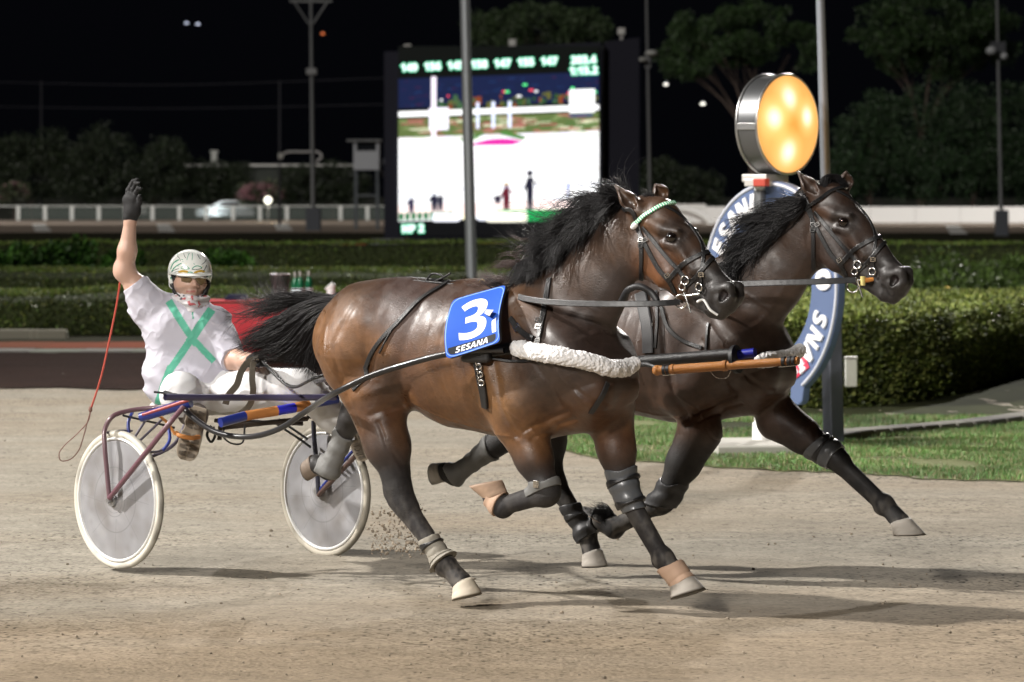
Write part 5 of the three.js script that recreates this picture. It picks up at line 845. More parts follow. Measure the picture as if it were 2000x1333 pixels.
// ---------------------------------------------------------------- poles, winning post, table
{ // thin round pole that rises in front of the screen, foot behind the hedge
  const d = 57, b = at(923, 560, d), y = EYE + (HOR + 30) * d / FOC, t = thing('flag_pole', 'tall thin round grey pole rising in front of the big screen', 'pole', [b.x, 0, -d]);
  part('pole', bar(V(0, 0, 0), V(-(923 - 907) * d / FOC, y, 0), .088, .072, 16), std([.42, .45, .48], .45, { metalness: .5 }), t); part('foot_plate', new THREE.CylinderGeometry(.16, .18, .06, 16).translate(0, .03, 0), galva, t);
}
{ // tall pole with square foot and a white box
  const d = 29.4, s = d / FOC, p = groundAt(1627, 868), Y = (v) => EYE - (v - HOR) * s, t = thing('light_pole', 'tall grey pole with a square dark foot and white box beside the horseshoe sign', 'pole', [p.x, 0, -d]);
  const X = (v) => -(868 - v) * 18 / 510 * s * .86;
  part('pole', bar(V(X(470), Y(470), 0), V(X(-40), Y(-40), 0), .042, .034, 16), std([.2, .22, .25], .5, { metalness: .3 }), t);
  const ft = part('foot', [new RoundedBoxGeometry(.125, 1.62, .125, 3, .015).translate(0, .8, 0)], std([.1, .11, .14], .55, { metalness: .3 }), t); ft.rotation.z = .025; ft.rotation.y = .5;
  part('collar', new THREE.CylinderGeometry(.06, .07, .12, 16).translate(X(470), Y(470), 0), galva, t);
  const bx = part('meter_box', new RoundedBoxGeometry(.1, .225, .12, 3, .012).translate(.13, Y(728), .02), std([.55, .56, .52], .5), t); part('lid', box(.104, .02, .124, .13, Y(728) + .116, .02, .004), std([.4, .4, .38], .5), bx);
}
{ // winning post: slab, stem, horseshoe sign, round lamp
  const d = 28.8, s = d / FOC, c = groundAt(1507, 872), t = thing('winning_post', 'winning post with blue horseshoe sign lettered SESANA below a round orange lamp', 'winning post', [c.x, 0, -d]);
  const Y = (v) => EYE - (v - HOR) * s, yaw = 48 * Math.PI / 180; t.rotation.y = yaw;            // turned towards the coming runners
  part('stem', bar(V(-.06, .0, -.1), V(-.06, Y(345), -.1), .045, .045, 16), white, t); part('stem_sleeve', bar(V(-.06, Y(470), -.1), V(-.06, Y(372), -.1), .05, .05, 16), std([.2, .21, .22], .4, { metalness: .7 }), t);
  part('bracket', [box(.34, .06, .16, -.04, Y(357), -.06, .01), box(.28, .06, .24, 0, Y(348), -.1, .01)], std([.6, .58, .55], .4, { metalness: .4 }), t); part('bracket_end', box(.06, .06, .12, -.2, Y(357), .02, .01), std([.4, .05, .03], .5), t);
  const sg = new THREE.Group(); sg.name = 'horseshoe_sign'; sg.rotation.y = -yaw - 54 * Math.PI / 180; t.add(sg);
  // horseshoe: outer and inner outline in the sign's own plane
  const cy = Y(555), R0 = .79, R1 = .5, blue = std([.09, .13, .24], .55), pts = [], N = 40;
  const ring = (a, R, sy) => new THREE.Vector2(Math.sin(a) * R, cy + (a > 2.2 || a < -2.2 ? 0 : 0) + Math.cos(a) * R * sy * (Math.cos(a) < 0 ? 1.14 : 1));
  const sh = new THREE.Shape(), A = 2.62; for (let i = 0; i <= N; i++) { const p = ring(lerp(-A, A, i / N), R0, .98); i ? sh.lineTo(p.x, p.y) : sh.moveTo(p.x, p.y); }
  { const e = ring(A, R0, .98); sh.lineTo(e.x - .02, e.y - .1); sh.quadraticCurveTo(e.x - .06, e.y - .16, e.x - .14, e.y - .1); }
  for (let i = 0; i <= N; i++) { const p = ring(lerp(A * .97, -A * .97, i / N), R1, 1); sh.lineTo(p.x, p.y); }
  { const e = ring(-A, R0, .98); sh.lineTo(e.x + .14, e.y - .1); sh.quadraticCurveTo(e.x + .06, e.y - .16, e.x + .02, e.y - .1); }
  part('sign_board', new THREE.ExtrudeGeometry(sh, { depth: .05, bevelSize: .012, bevelThickness: .012, bevelSegments: 2, curveSegments: 24 }), blue, sg);
  const rimPts = []; for (let i = 0; i <= 60; i++) { const p = ring(lerp(-A, A, i / 60), R0 - .012, .98); rimPts.push(V(p.x, p.y, .062)); } part('rim', new THREE.TubeGeometry(new THREE.CatmullRomCurve3(rimPts), 90, .014, 6), std([.5, .52, .58], .4), sg);
  const font = await new FontLoader().loadAsync('fonts/droid/droid_sans_bold.typeface.json');
  const letter = (ch, a, size, R, mat, name = 'letter', bold = .012) => { const g = new TextGeometry(ch, { font, size, depth: .012, curveSegments: 4, bevelEnabled: true, bevelSize: bold, bevelThickness: .004, bevelSegments: 1 }); g.computeBoundingBox(); const b = g.boundingBox; g.translate(-(b.min.x + b.max.x) / 2, -size / 2, 0); g.rotateZ(-a); const p = ring(a, R, .98); return part(name, g.translate(p.x, p.y, .066), mat, sg); };
  const lw = std([.8, .8, .82], .5); let a = -1.34; for (const ch of 'SESANA') { letter(ch, a, .15, .645, lw, 'letter', .005); a += .215; }
  letter('O', 1.5, .15, .645, lw); a = 1.93; for (const ch of 'SNAI') { letter(ch, a, .145, .645, lw, 'letter', .005); a += ch === 'A' ? .17 : .215; }
  const rp = ring(2.56, .645, .98); part('logo_panel', box(.2, .15, .012, 0, 0, 0, .004).rotateZ(-2.62).translate(rp.x, rp.y, .068), std([.62, .04, .09], .5), sg);
  for (const k of [-.05, .045]) part('logo_mark', box(.028, .09, .008, k, 0, .0, .002).rotateZ(-2.4).translate(rp.x, rp.y, .076), std([.75, .6, .65], .5), sg);
  // lamp drum
  const lc = V(.02, Y(243), .02), drumM = std([.16, .165, .17], .35, { metalness: .8 });
  const drum = part('lamp_drum', [new THREE.CylinderGeometry(.376, .376, .2, 64, 1, true).rotateX(Math.PI / 2).translate(lc.x, lc.y, lc.z - .02), new THREE.CircleGeometry(.376, 64).rotateY(Math.PI).translate(lc.x, lc.y, lc.z - .12)], drumM, t);
  for (const z of [-.115, .078]) part('drum_band', new THREE.TorusGeometry(.378, .012, 8, 72).translate(lc.x, lc.y, lc.z + z), std([.5, .5, .5], .3, { metalness: .9 }), drum);
  part('drum_seam', box(.012, .05, .17, 0, 0, 0, .003).translate(lc.x - .378, lc.y - .02, lc.z - .02), std([.6, .6, .6], .3, { metalness: .9 }), drum);
  const lensTex = canvasTex(512, 512, (g, w) => {
    g.fillStyle = 'rgb(236,166,84)'; g.fillRect(0, 0, w, w);
    const rg = g.createRadialGradient(250, 260, 40, 256, 256, 256); rg.addColorStop(0, 'rgba(228,158,70,.8)'); rg.addColorStop(.35, 'rgba(244,178,94,.6)'); rg.addColorStop(.8, 'rgba(250,190,108,.4)'); rg.addColorStop(1, 'rgba(236,160,82,.8)'); g.fillStyle = rg; g.fillRect(0, 0, w, w);
    for (const [x, y, r] of [[235, 118, 135], [112, 225, 130], [385, 215, 120], [228, 400, 140]]) { const q = g.createRadialGradient(x, y, 4, x, y, r); q.addColorStop(0, 'rgba(255,255,240,1)'); q.addColorStop(.25, 'rgba(255,252,214,.9)'); q.addColorStop(.6, 'rgba(255,222,140,.45)'); q.addColorStop(1, 'rgba(255,210,120,0)'); g.fillStyle = q; g.fillRect(0, 0, w, w); }
  });
  const lens = new THREE.SphereGeometry(1.3, 64, 24, 0, Math.PI * 2, 0, .2885).rotateX(Math.PI / 2); { const p = lens.attributes.position, uv = lens.attributes.uv; for (let i = 0; i < p.count; i++) uv.setXY(i, .5 + p.getX(i) / .75, .5 + p.getY(i) / .75); }
  part('lamp_lens', lens.translate(lc.x, lc.y, lc.z + .085 - 1.3 * Math.cos(.2885)), new THREE.MeshStandardMaterial({ color: 0x201408, emissive: 0xffffff, emissiveMap: lensTex, emissiveIntensity: 1.25, roughness: .35 }), t);
  const l = new THREE.PointLight(0xffc070, 1.1, 0, 2), lp = V(lc.x, lc.y, lc.z + .45).applyAxisAngle(UPV, yaw); l.position.set(c.x + lp.x, lp.y, -d + lp.z); l.castShadow = true; l.shadow.radius = 15; scene.add(l);
  const sl = thing('stone_slab', 'pale flat stone slab in the grass under the winning post', 'slab', [groundAt(1465, 880).x, 0, -28.6], .16); part('slab', new RoundedBoxGeometry(.74, .1, .95, 2, .02).translate(0, .03, 0), std([.42, .41, .37], .9), sl); part('socket', new THREE.CylinderGeometry(.075, .08, .22, 18).translate(.13, .1, -.2), white, sl);
}
{ // prize table
  const d = 44, s = d / FOC, Y = (v) => EYE - (v - HOR) * s, X = (u) => (u - 1000) * s, t = thing('table', 'prize table under a red cloth in front of the hedge, beside the driver', 'table', [X(545), 0, -d]);
  const w = X(690) - X(410), top = Y(588);
  part('table_top', box(w - .04, .03, .72, 0, top - .02, 0, .005), std([.3, .2, .12], .6), t);
  for (const i of [-1, 1]) for (const j of [-1, 1]) part('leg', bar(V(i * (w / 2 - .1), 0, j * .28), V(i * (w / 2 - .1), top - .03, j * .28), .02), galva, t);
  const P = [], I = [], N = 90, H = top - .02; for (let i = 0; i <= N; i++) for (let j = 0; j <= 10; j++) { const a = i / N, f = j / 10, per = 2 * (w + .76); let q = a * per, x, z, nx = 0, nz = 0; if (q < w) { x = -w / 2 + q; z = .38; nz = 1; } else if (q < w + .76) { x = w / 2; z = .38 - (q - w); nx = 1; } else if (q < 2 * w + .76) { x = w / 2 - (q - w - .76); z = -.38; nz = -1; } else { x = -w / 2; z = -.38 + (q - 2 * w - .76); nx = -1; } const fo = f * f * (.05 * Math.sin(q * 19 + 1.3 * Math.sin(q * 5)) + .03); P.push(x + nx * (fo + .01), H - f * (H - .1) + .0, z + nz * (fo + .01)); if (i < N && j < 10) { const k = i * 11 + j; I.push(k, k + 1, k + 11, k + 1, k + 12, k + 11); } }
  const red = std([.6, .045, .06], .85); const cl = part('tablecloth', [geo(P, I), box(w + .02, .012, .78, 0, top + .004, 0, .004)], red, t); cl.userData.label = 'red tablecloth hanging in folds';
  const lathe = (p, seg = 20) => new THREE.LatheGeometry(p.map(([r, y]) => new THREE.Vector2(r, y)), seg), green = phys([.02, .2, .09], .12, { transmission: .35, thickness: .02 });
  const bottle = (u, h, z, label) => { const b = thing('bottle', label, 'bottle', [X(u), top + .012, -d + z], 0, 'green bottles on the prize table'); part('glass', lathe([[0, 0], [.043, .004], [.045, .02], [.045, h * .55], [.036, h * .68], [.017, h * .82], [.015, h]]), green, b); part('foil', lathe([[.019, h * .8], [.0175, h * .99], [0, h]]), std([.3, .28, .26], .4, { metalness: .4 }), b); part('label', lathe([[.0463, h * .16], [.0463, h * .42]]), std([.6, .7, .75], .6), b); };
  bottle(577, .33, .1, 'green bottle with pale label standing first on the prize table'); bottle(588, .34, .22, 'green bottle with pale label in front of the other two'); bottle(603, .34, .02, 'green bottle behind, nearest the white statuette');
  const vase = (u, z, r, h, label, mat, name) => { const b = thing(name, label, name.replace('_', ' '), [X(u), top + .012, -d + z]); part('bowl', lathe([[0, 0], [r * .7, .0], [r * .75, .02], [r, h * .8], [r * 1.08, h], [r * .98, h], [r * .9, h * .8], [r * .6, .03], [0, .03]]), mat, b); part('rim', new THREE.TorusGeometry(r * 1.05, .008, 6, 28).rotateX(Math.PI / 2).translate(0, h, 0), std([.7, .7, .7], .3, { metalness: .6 }), b); };
  vase(547, 0, .11, .3, 'dark bucket with a bright rim on the prize table, behind the tail hair', std([.1, .09, .09], .35, { metalness: .5 }), 'ice_bucket');
  const st = thing('horse_statuette', 'white horse head statuette like a chess knight on the prize table', 'statuette', [X(646), top + .012, -d + .05]); const f = new Field(); f.add(V(0, .07, 0), V(0, .03, 0), .045, .055, .02); f.add(V(.005, .06, 0), V(.015, .16, 0), .042, .035, .03, .7); f.add(V(.015, .16, 0), V(-.045, .13, 0), .034, .02, .02, .75); f.add(V(.02, .18, .012), V(.022, .205, .012), .01, .005, .01); f.add(V(.02, .18, -.012), V(.022, .205, -.012), .01, .005, .01);
  part('head', f.mesh(.006, V(-.1, .0, -.08), V(.1, .23, .08)), std([.7, .7, .7], .5), st); part('base', lathe([[0, 0], [.07, 0], [.07, .02], [.055, .035], [0, .035]]), std([.7, .7, .7], .5), st);
  const nv = thing('folded_cloth', 'dark navy cloth folded on the end of the prize table', 'cloth', [X(462), top + .012, -d]); part('fold', [box(.26, .04, .3, 0, .02, 0, .015), box(.22, .03, .26, .01, .052, 0, .012)], std([.012, .016, .05], .9), nv);
}
// ---------------------------------------------------------------- the far side of the course
// lean: the things that stand far off lean a little, as they do in the photograph
const lean = (o, deg) => { o.rotation.z = deg * Math.PI / 180; return o; };
{ // big screen
  const D = 150, s = D / FOC, t = thing('video_screen', 'huge lit video screen in a dark steel frame showing the race track', 'video screen', [at(975, 470, D).x, 0, -D]);
  const q = (u, v) => V((u - 975) * s, EYE - (v - HOR) * s, 0);
  const frame = std([.012, .013, .03], .6);
  const A = q(750, 468), B = q(1172, 468), h0 = q(750, 100).y, h1 = q(1172, 84).y;
  const sh = (pts, z0, z1, mat, name) => { const sp = new THREE.Shape(pts.map((p) => new THREE.Vector2(p.x, p.y))); return part(name, new THREE.ExtrudeGeometry(sp, { depth: z1 - z0, bevelEnabled: false }).translate(0, 0, z0), mat, t); };
  sh([q(750, 470), q(1174, 470), q(1174, 82), q(750, 101)], -2.2, -.12, frame, 'cabinet');
  sh([q(1182, 470), q(1250, 470), q(1250, 72), q(1182, 80)], -5, -.6, std([.008, .008, .022], .7), 'side_wall');
  const pane = (u0, v0, u1, v1, tilt) => [q(u0, v0), q(u1, v0 - tilt), q(u1, v1), q(u0, v1)];
  // the picture on the screen
  const W = 1024, H = 952, X = (u) => (u - 778) / 392 * W, Y = (v) => (v - 90) / 372 * H;
  const tex = canvasTex(W, H, (g) => {
    g.fillStyle = '#010403'; g.fillRect(0, 0, W, H);
    const rect = (u0, v0, u1, v1, c) => { g.fillStyle = c; g.fillRect(X(u0), Y(v0), X(u1) - X(u0), Y(v1) - Y(v0)); };
    g.save(); g.transform(1, -.035, 0, 1, 0, 18);
    rect(778, 147, 1170, 205, '#101a3c');
    for (let i = 0; i < 90; i++) { const u = rr(780, 1168), v = rr(152, 202); rect(u, v, u + rr(3, 16), v + rr(1, 2.5), ['#241c40', '#16305a', '#3a1838', '#0c1a30'][Math.floor(rnd() * 4)]); }
    for (let i = 0; i < 60; i++) { const u = rr(850, 1160), v = rr(182, 208); rect(u, v, u + rr(4, 12), v + rr(5, 16), ['#2c4a22', '#5a5a2a', '#7a3a20', '#3a5a3a'][Math.floor(rnd() * 4)]); }
    for (let i = 0; i < 14; i++) { const u = rr(785, 1165), v = rr(165, 200); rect(u, v, u + rr(4, 10), v + 4, ['#fff', '#ff5060', '#60ff90', '#fff'][Math.floor(rnd() * 4)]); }
    rect(778, 225, 1170, 262, '#58683a'); for (let i = 0; i < 160; i++) { const u = rr(778, 1160), v = rr(226, 262); rect(u, v, u + rr(8, 40), v + rr(1, 4), ['#7a8a58', '#a86a60', '#4a6a3a', '#d0d0b0', '#9a4a50'][Math.floor(rnd() * 5)]); }
    rect(778, 262, 1170, 440, '#ffffff'); for (let i = 0; i < 40; i++) { g.fillStyle = ['rgba(255,225,250,.5)', 'rgba(225,235,255,.5)', 'rgba(255,238,225,.5)'][i % 3]; g.fillRect(X(rr(770, 1150)), Y(rr(290, 400)), rr(40, 220), rr(4, 14)); }
    for (let i = 0; i < 70; i++) { const u = rr(778, 1140), v = 262 + 14 * rnd() * rnd(); rect(u, v, u + rr(10, 50), v + 2, ['#e8dce8', '#c8d8b0', '#f0e8ff'][Math.floor(rnd() * 3)]); }
    rect(778, 211, 1170, 222, '#fff'); rect(1112, 180, 1162, 226, '#fff'); rect(838, 206, 876, 250, '#f6f0ff'); rect(842, 145, 852, 290, '#f4e8f4');
    rect(930, 198, 936, 250, '#dfe6ff'); rect(960, 198, 967, 250, '#dfe6ff'); rect(992, 198, 999, 250, '#dfe6ff'); rect(1112, 228, 1158, 234, '#404a70');
    g.fillStyle = '#4a7a3a'; for (const k of [0, 1]) { g.beginPath(); g.moveTo(X(k ? 985 : 960), Y(255)); g.lineTo(X(k ? 1030 : 895), Y(270)); g.lineTo(X(k ? 1020 : 915), Y(275)); g.lineTo(X(k ? 975 : 945), Y(262)); g.fill(); }
    g.fillStyle = '#d02a9a'; g.beginPath(); g.moveTo(X(915), Y(282)); g.quadraticCurveTo(X(968), Y(262), X(1022), Y(278)); g.lineTo(X(1000), Y(284)); g.fill();
    rect(778, 366, 1170, 367.5, '#8a90b8'); rect(778, 395, 1120, 420, '#ffe9e4');
    const man = (u, v0, v1, w, c, hat) => { const h = v1 - v0, P = (du, k) => [X(u + du * w), Y(v0 + h * k)]; g.fillStyle = c; const pl = (...q) => { g.beginPath(); q.forEach((p, i) => i ? g.lineTo(...P(...p)) : g.moveTo(...P(...p))); g.fill(); };
      g.beginPath(); g.arc(X(u), Y(v0 + h * .07), Math.max(3, h * .07 * 2.5), 0, 7); g.fill(); pl([-.9, .16], [.9, .16], [1.1, .52], [-1, .54]); pl([-1, .5], [.1, .5], [-.1, 1], [-.8, 1]); pl([0, .5], [1.05, .5], [.9, 1], [.2, 1]); pl([-.8, .18], [-1.9, .4], [-1.6, .5], [-.7, .34]); pl([.8, .18], [1.6, .36], [2.3, .3], [2.2, .26], [1.6, .28], [.9, .16]); if (hat) { g.fillStyle = hat; g.beginPath(); g.ellipse(X(u), Y(v0 + h * .03), w * 2.6, 5, 0, 0, 7); g.fill(); } };
    man(803, 378, 410, 5, '#2a2440'); man(848, 372, 408, 6, '#1c1c30'); man(860, 375, 408, 5, '#1c1c30'); man(989, 358, 420, 6, '#5a1626', '#c8b080'); man(1035, 335, 420, 6, '#1a1a2c', '#2a2430'); man(972, 380, 398, 6, '#241a30'); man(1110, 360, 392, 2, '#7080b8');
    for (let i = 0; i < 9; i++) rect(779 + i * 12, 410, 788 + i * 12, 424, '#1c6a40');
    rect(778, 426, 1170, 470, '#020306');
    g.restore();
    const blob = (u0, v0, u1, v1, c) => { g.fillStyle = c; g.shadowColor = c; g.shadowBlur = 10; g.beginPath(); g.roundRect(X(u0), Y(v0), X(u1) - X(u0), Y(v1) - Y(v0), 14); g.fill(); g.shadowBlur = 0; };
    rect(970, 410, 1170, 432, '#06a050'); blob(844, 417, 898, 433, '#f4f6ff'); blob(905, 417, 918, 431, '#fff6c0'); blob(932, 418, 960, 431, '#eef2ff'); blob(950, 413, 1030, 434, '#fffce8');
    g.textAlign = 'center'; g.textBaseline = 'middle';
    const word = (s, u, v, px) => { g.save(); g.translate(X(u), Y(v)); g.rotate(-.035); g.font = 'bold ' + px + 'px sans-serif'; g.lineJoin = 'round'; g.strokeStyle = '#12d890'; g.lineWidth = 11; g.strokeText(s, 0, 0); g.strokeStyle = '#c8fff0'; g.lineWidth = 4.5; g.strokeText(s, 0, 0); g.fillStyle = '#ffffff'; g.fillText(s, 0, 0); g.restore(); };
    ['149', '156', '145', '158', '147', '155', '147'].forEach((s, i) => word(s, 799 + i * 45.6, 132 - i * 2.1, 52));
    word('203.4', 1140, 117, 52); word('1:15.2', 1140, 138, 52);
    g.save(); word('HP 2', 806, 447, 54); g.restore();
  });
  const f = geo([...pane(778, 90, 1170, 462, 0).flatMap((p) => [p.x, p.y, -.06])], [0, 2, 1, 0, 3, 2], { uv: [0, 1, 1, 1, 1, 0, 0, 0] });
  part('screen', f, new THREE.MeshStandardMaterial({ color: 0x050505, emissive: 0xffffff, emissiveMap: tex, emissiveIntensity: 1.5, roughness: .6 }), t);
  part('base', [box(7.4, .35, 1.4, (A.x + B.x) / 2, .17, -1)], std([.05, .055, .06], .8), t);
  for (const [u, v] of [[795, 92], [1001, 82], [1215, 60]]) { const p = q(u, v); part('camera_box', [box(.3, .28, .3, p.x, p.y, -.8, .04), box(.1, .3, .1, p.x, p.y - .25, -.8)], white, t); }
  const ra = new THREE.RectAreaLight(0xf0e8ff, 1.2, 7.8, 6.4); ra.position.set(at(975, 470, D).x, q(0, 280).y, -D + .3); ra.lookAt(0, 3, 0); scene.add(ra);
}
{ // things lying at the foot of the screen
  const d = 96, a = (u, v) => at(u, v, d);
  const p1 = a(690, 482), p2 = a(757, 474), p3 = a(962, 478);
  tag(part('barrier', new RoundedBoxGeometry(.68, .3, .4, 2, .05).translate(p1.x, p1.y - .05, p1.z), std([.5, .1, .04], .6)), 'small orange barrier block behind the rear hedge', 'barrier');
  tag(part('plinth', [box(.9, .3, .5, p2.x, p2.y - .05, p2.z), box(.6, .9, .4, p2.x, p2.y - .6, p2.z)], std([.2, .22, .22], .8)), 'grey concrete plinth below the corner of the screen', 'plinth');
  tag(part('flower_trough', [box(.75, .1, .4, p3.x, p3.y, p3.z), box(.68, .5, .34, p3.x, p3.y - .3, p3.z)], std([.35, .3, .03], .6)), 'yellow trough behind the hedge between the thin pole and the near mane', 'trough');
}
{ // mesh fence on the far left, with its posts
  const D = 277, t = thing('fence', 'long pale mesh fence with square posts along the far side of the course', 'fence'), y1 = EYE - (403 - HOR) * D / FOC;
  const wire = std([.08, .1, .09], .7, { transparent: true, opacity: .5 });
  for (let i = 0; i < 18; i++) {
    const x = (-10 + i * 52.5 + 45 - 1000) * D / FOC; part('post', box(.26, y1 + .05, .2, x, (y1 + .05) / 2, -D), std([.62, .64, .62], .6), t);
    if (i < 17) part('mesh_panel', box(1.7, y1 - .22, .03, x + .98, y1 / 2, -D), wire, t);
  }
  part('rail', bar(V(-39, y1, -D), V(-4, y1, -D), .06, .06, 6), std([.5, .52, .5], .5), t);
  const r = thing('board_rail', 'broad white board rail along the far side behind the dark horse', 'rail', [0, 0, 0]), R = 252, yt = EYE - (404 - HOR) * R / FOC, yb = EYE - (436 - HOR) * R / FOC;
  for (let i = 0; i < 9; i++) part('board', box(2.98, yt - yb, .06, 10.4 + i * 3, (yt + yb) / 2, -R, .01), std([.8, .8, .79], .5), r);
  for (let i = 0; i < 10; i++) part('post', box(.1, yb + .1, .1, 8.95 + i * 3, yb / 2, -R + .1), white, r);
  const b = thing('rail_gate', 'curved white tube gate beside the blue horseshoe sign on the far side', 'gate', [0, 0, 0]), g = (u, v) => at(u, v, 240);
  part('tube', tube([g(1290, 412), g(1335, 410), g(1372, 424), g(1392, 448), g(1398, 462)], .26, 24, 8), white, b); part('top_board', box(2.8, .36, .1, g(1345, 408).x, g(1345, 408).y + .1, -246), white, b);
}
// tall lamp posts of the far straight
function lampPost(label, u0, u1, vb, d, top, w, extras) {
  const b = at(u1, vb, d), t = thing('lamp_post', label, 'lamp post', [b.x, 0, -d]), y = EYE + (HOR - top) * d / FOC, x = (u0 - u1) * d / FOC;
  part('pole', bar(V(0, 0, 0), V(x, y, 0), w, w * .6, 8), postGrey, t); part('base_box', box(w * 6, 1.25, w * 6, 0, .6, 0, .05), std([.09, .1, .12], .7), t);
  for (const [k, name, ...e] of extras) { const py = EYE + (HOR - k) * d / FOC, px = lerp(0, x, py / y); part(name, e[0](px, py), e[1] ?? postGrey, t); }
  return t;
}
lampPost('tall grey lamp post with crossarms standing at the pale mesh fence', 607, 612, 452, 197, -4, .13, [[140, 'bracket', (x, y) => box(.55, .35, .4, x, y, 0, .05), galva], [2, 'crossarm', (x, y) => mergeGeometries([box(2.2, .14, .14, x, y, 0), bar(V(x - .9, y, 0), V(x - .1, y - 1.2, 0), .05), bar(V(x + .9, y, 0), V(x + .1, y - 1.2, 0), .05)].map((g) => g.toNonIndexed()))]]);
lampPost('thin lamp post with two spotlights at mid height, to the side of the big screen', 1263, 1271, 452, 200, -4, .1, [[104, 'spotlight', (x, y) => mergeGeometries([new THREE.SphereGeometry(.22, 10, 8).scale(1.5, .7, 1).translate(x + .2, y, .3), new THREE.SphereGeometry(.2, 10, 8).scale(1.3, .6, 1).translate(x - .3, y - .35, .3)]), std([.5, .52, .5], .4)], [118, 'bracket', (x, y) => box(.3, .8, .2, x, y, 0)]]);
lampPost('dark lamp post with spotlights standing in a dark box at the broad white rail', 1948, 1957, 462, 176, -4, .1, [[100, 'spotlight', (x, y) => mergeGeometries([new THREE.SphereGeometry(.24, 10, 8).scale(1.1, .9, 1).translate(x - .35, y, .3), new THREE.SphereGeometry(.18, 10, 8).translate(x + .25, y - .25, .3)]), std([.4, .42, .44], .4)], [92, 'bracket', (x, y) => box(.7, .5, .3, x, y, 0), darkPost]]);
{ // judge's cabin on legs
  const D = 205, s = D / FOC, p = at(716, 452, D), t = thing('tower_cabin', 'small white judge cabin on tall legs beside the big screen', 'tower', [p.x, 0, -D]), Y = (v) => EYE - (v - HOR) * s;
  const w = 50 * s; const cab = std([.5, .53, .58], .6);
  part('wall', box(w, Y(295) - Y(332), w * .9, 0, (Y(295) + Y(332)) / 2, 0), cab, t);
  for (const k of [-1, 1]) part('corner_post', box(.16, Y(276) - Y(295), w * .9, k * (w / 2 - .08), (Y(276) + Y(295)) / 2, 0), cab, t);
  part('window', box(w - .34, Y(278) - Y(295), w * .8, 0, (Y(278) + Y(295)) / 2, 0), std([.015, .018, .022], .2), t);
  part('roof', box(w * 1.35, .1, w * 1.2, -w * .08, Y(275), 0, .03), std([.3, .32, .33], .6), t);
  for (const k of [-1, 1]) for (const j of [-1, 1]) part('leg', box(.14, Y(332), .14, k * w * .42, Y(332) / 2, j * w * .38), std([.12, .14, .16], .6), t);
  part('brace', box(w * .84, .1, .1, 0, Y(382), w * .38), std([.16, .18, .2], .6), t); part('stair', [bar(V(w * .5, Y(330), 0), V(w * .72, Y(345), 0), .12, .12, 6), box(.5, .3, .6, w * .66, Y(316), 0)], std([.2, .22, .26], .6), t);
}
{ // long wall, camera arm and bits above it
  const D = 300, a = at(360, 323, D), b = at(690, 321, D);
  const t = thing('wall', 'long low building with a pale roof edge behind the trees beyond the fence', 'wall'); part('roof_edge', box(b.x - a.x, .16, .4, (a.x + b.x) / 2, a.y, -D), std([.5, .5, .48], .7), t); part('wall_face', box(b.x - a.x, a.y - .1, .2, (a.x + b.x) / 2, a.y / 2, -D - .3), std([.03, .035, .03], .9), t);
  const p = at(548, 305, 230), q = at(612, 300, 230), j = thing('camera_arm', 'pale swan neck camera arm beside the tall lamp post', 'camera arm'); part('arm', tube([p, at(558, 298, 230), at(590, 297, 230), at(622, 298, 230), at(628, 306, 230), at(618, 316, 230)], .07, 24, 6), std([.5, .5, .5], .5), j); part('camera_head', box(.3, .35, .3, p.x, p.y, p.z, .05), std([.4, .4, .38], .5), j); part('post', bar(V(at(546, 305, 230).x, 0, -230), at(546, 305, 230), .1, .06, 6), std([.02, .02, .025], .8), j);
  const c = at(418, 310, 295); tag(part('roof_vent', [box(.45, 1, .4, c.x, c.y, c.z, .05), box(.6, .16, .5, c.x, c.y + .55, c.z)], std([.35, .36, .34], .7)), 'small pale roof vent standing on the edge of the low building', 'vent');
}
// lamps that are lit far off
for (const [u, v, d, r, c, k, label] of [[364, 45, 600, .2, [.75, .8, 1], 1, 'upper left of a pair of tiny white lights high in the black sky'], [386, 47, 600, .22, [.75, .8, 1], 1.1, 'second of the pair of tiny white lights high in the black sky'], [630, 66, 600, .2, [1, .25, .08], .6, 'tiny orange light in the black sky beside the tall lamp post'], [1301, 165, 420, .17, [1, .95, .85], 1.6, 'tiny white lamp below the edge of the broad pine crown'], [1373, 203, 420, .19, [1, .97, .85], 1.8, 'tiny white lamp in the dark between the pine and the round orange lamp']]) {
  const p = at(u, v, d), t = thing('distant_lamp', label, 'lamp', p.toArray()); part('bulb', new THREE.SphereGeometry(r, 12, 8).scale(1.5, .7, 1), glow(c, k * 1.2), t); part('bracket', box(.1, .4, .1, 0, r * .9, -.1), darkPost, t);
  const l = new THREE.PointLight(new THREE.Color().setRGB(...c), k * 8, 0, 2); l.position.copy(p).add(V(0, 0, r + .2)); l.castShadow = true; scene.add(l);
}
{ const d = 262, p = at(523, 391, d), t = thing('globe_lamp', 'lit white globe lamp just above the pale mesh fence', 'lamp', [p.x, 0, -d]); part('globe', new THREE.SphereGeometry(.26, 20, 14).translate(0, p.y, 0), glow([1, .97, .8], 2.6), t); part('pole', bar(V(0, 0, 0), V(0, p.y - .2, 0), .05), darkPost, t);
  const l = new THREE.PointLight(0xfff2d0, 30, 0, 2); l.position.set(p.x, p.y, -d + .4); l.castShadow = true; scene.add(l); }
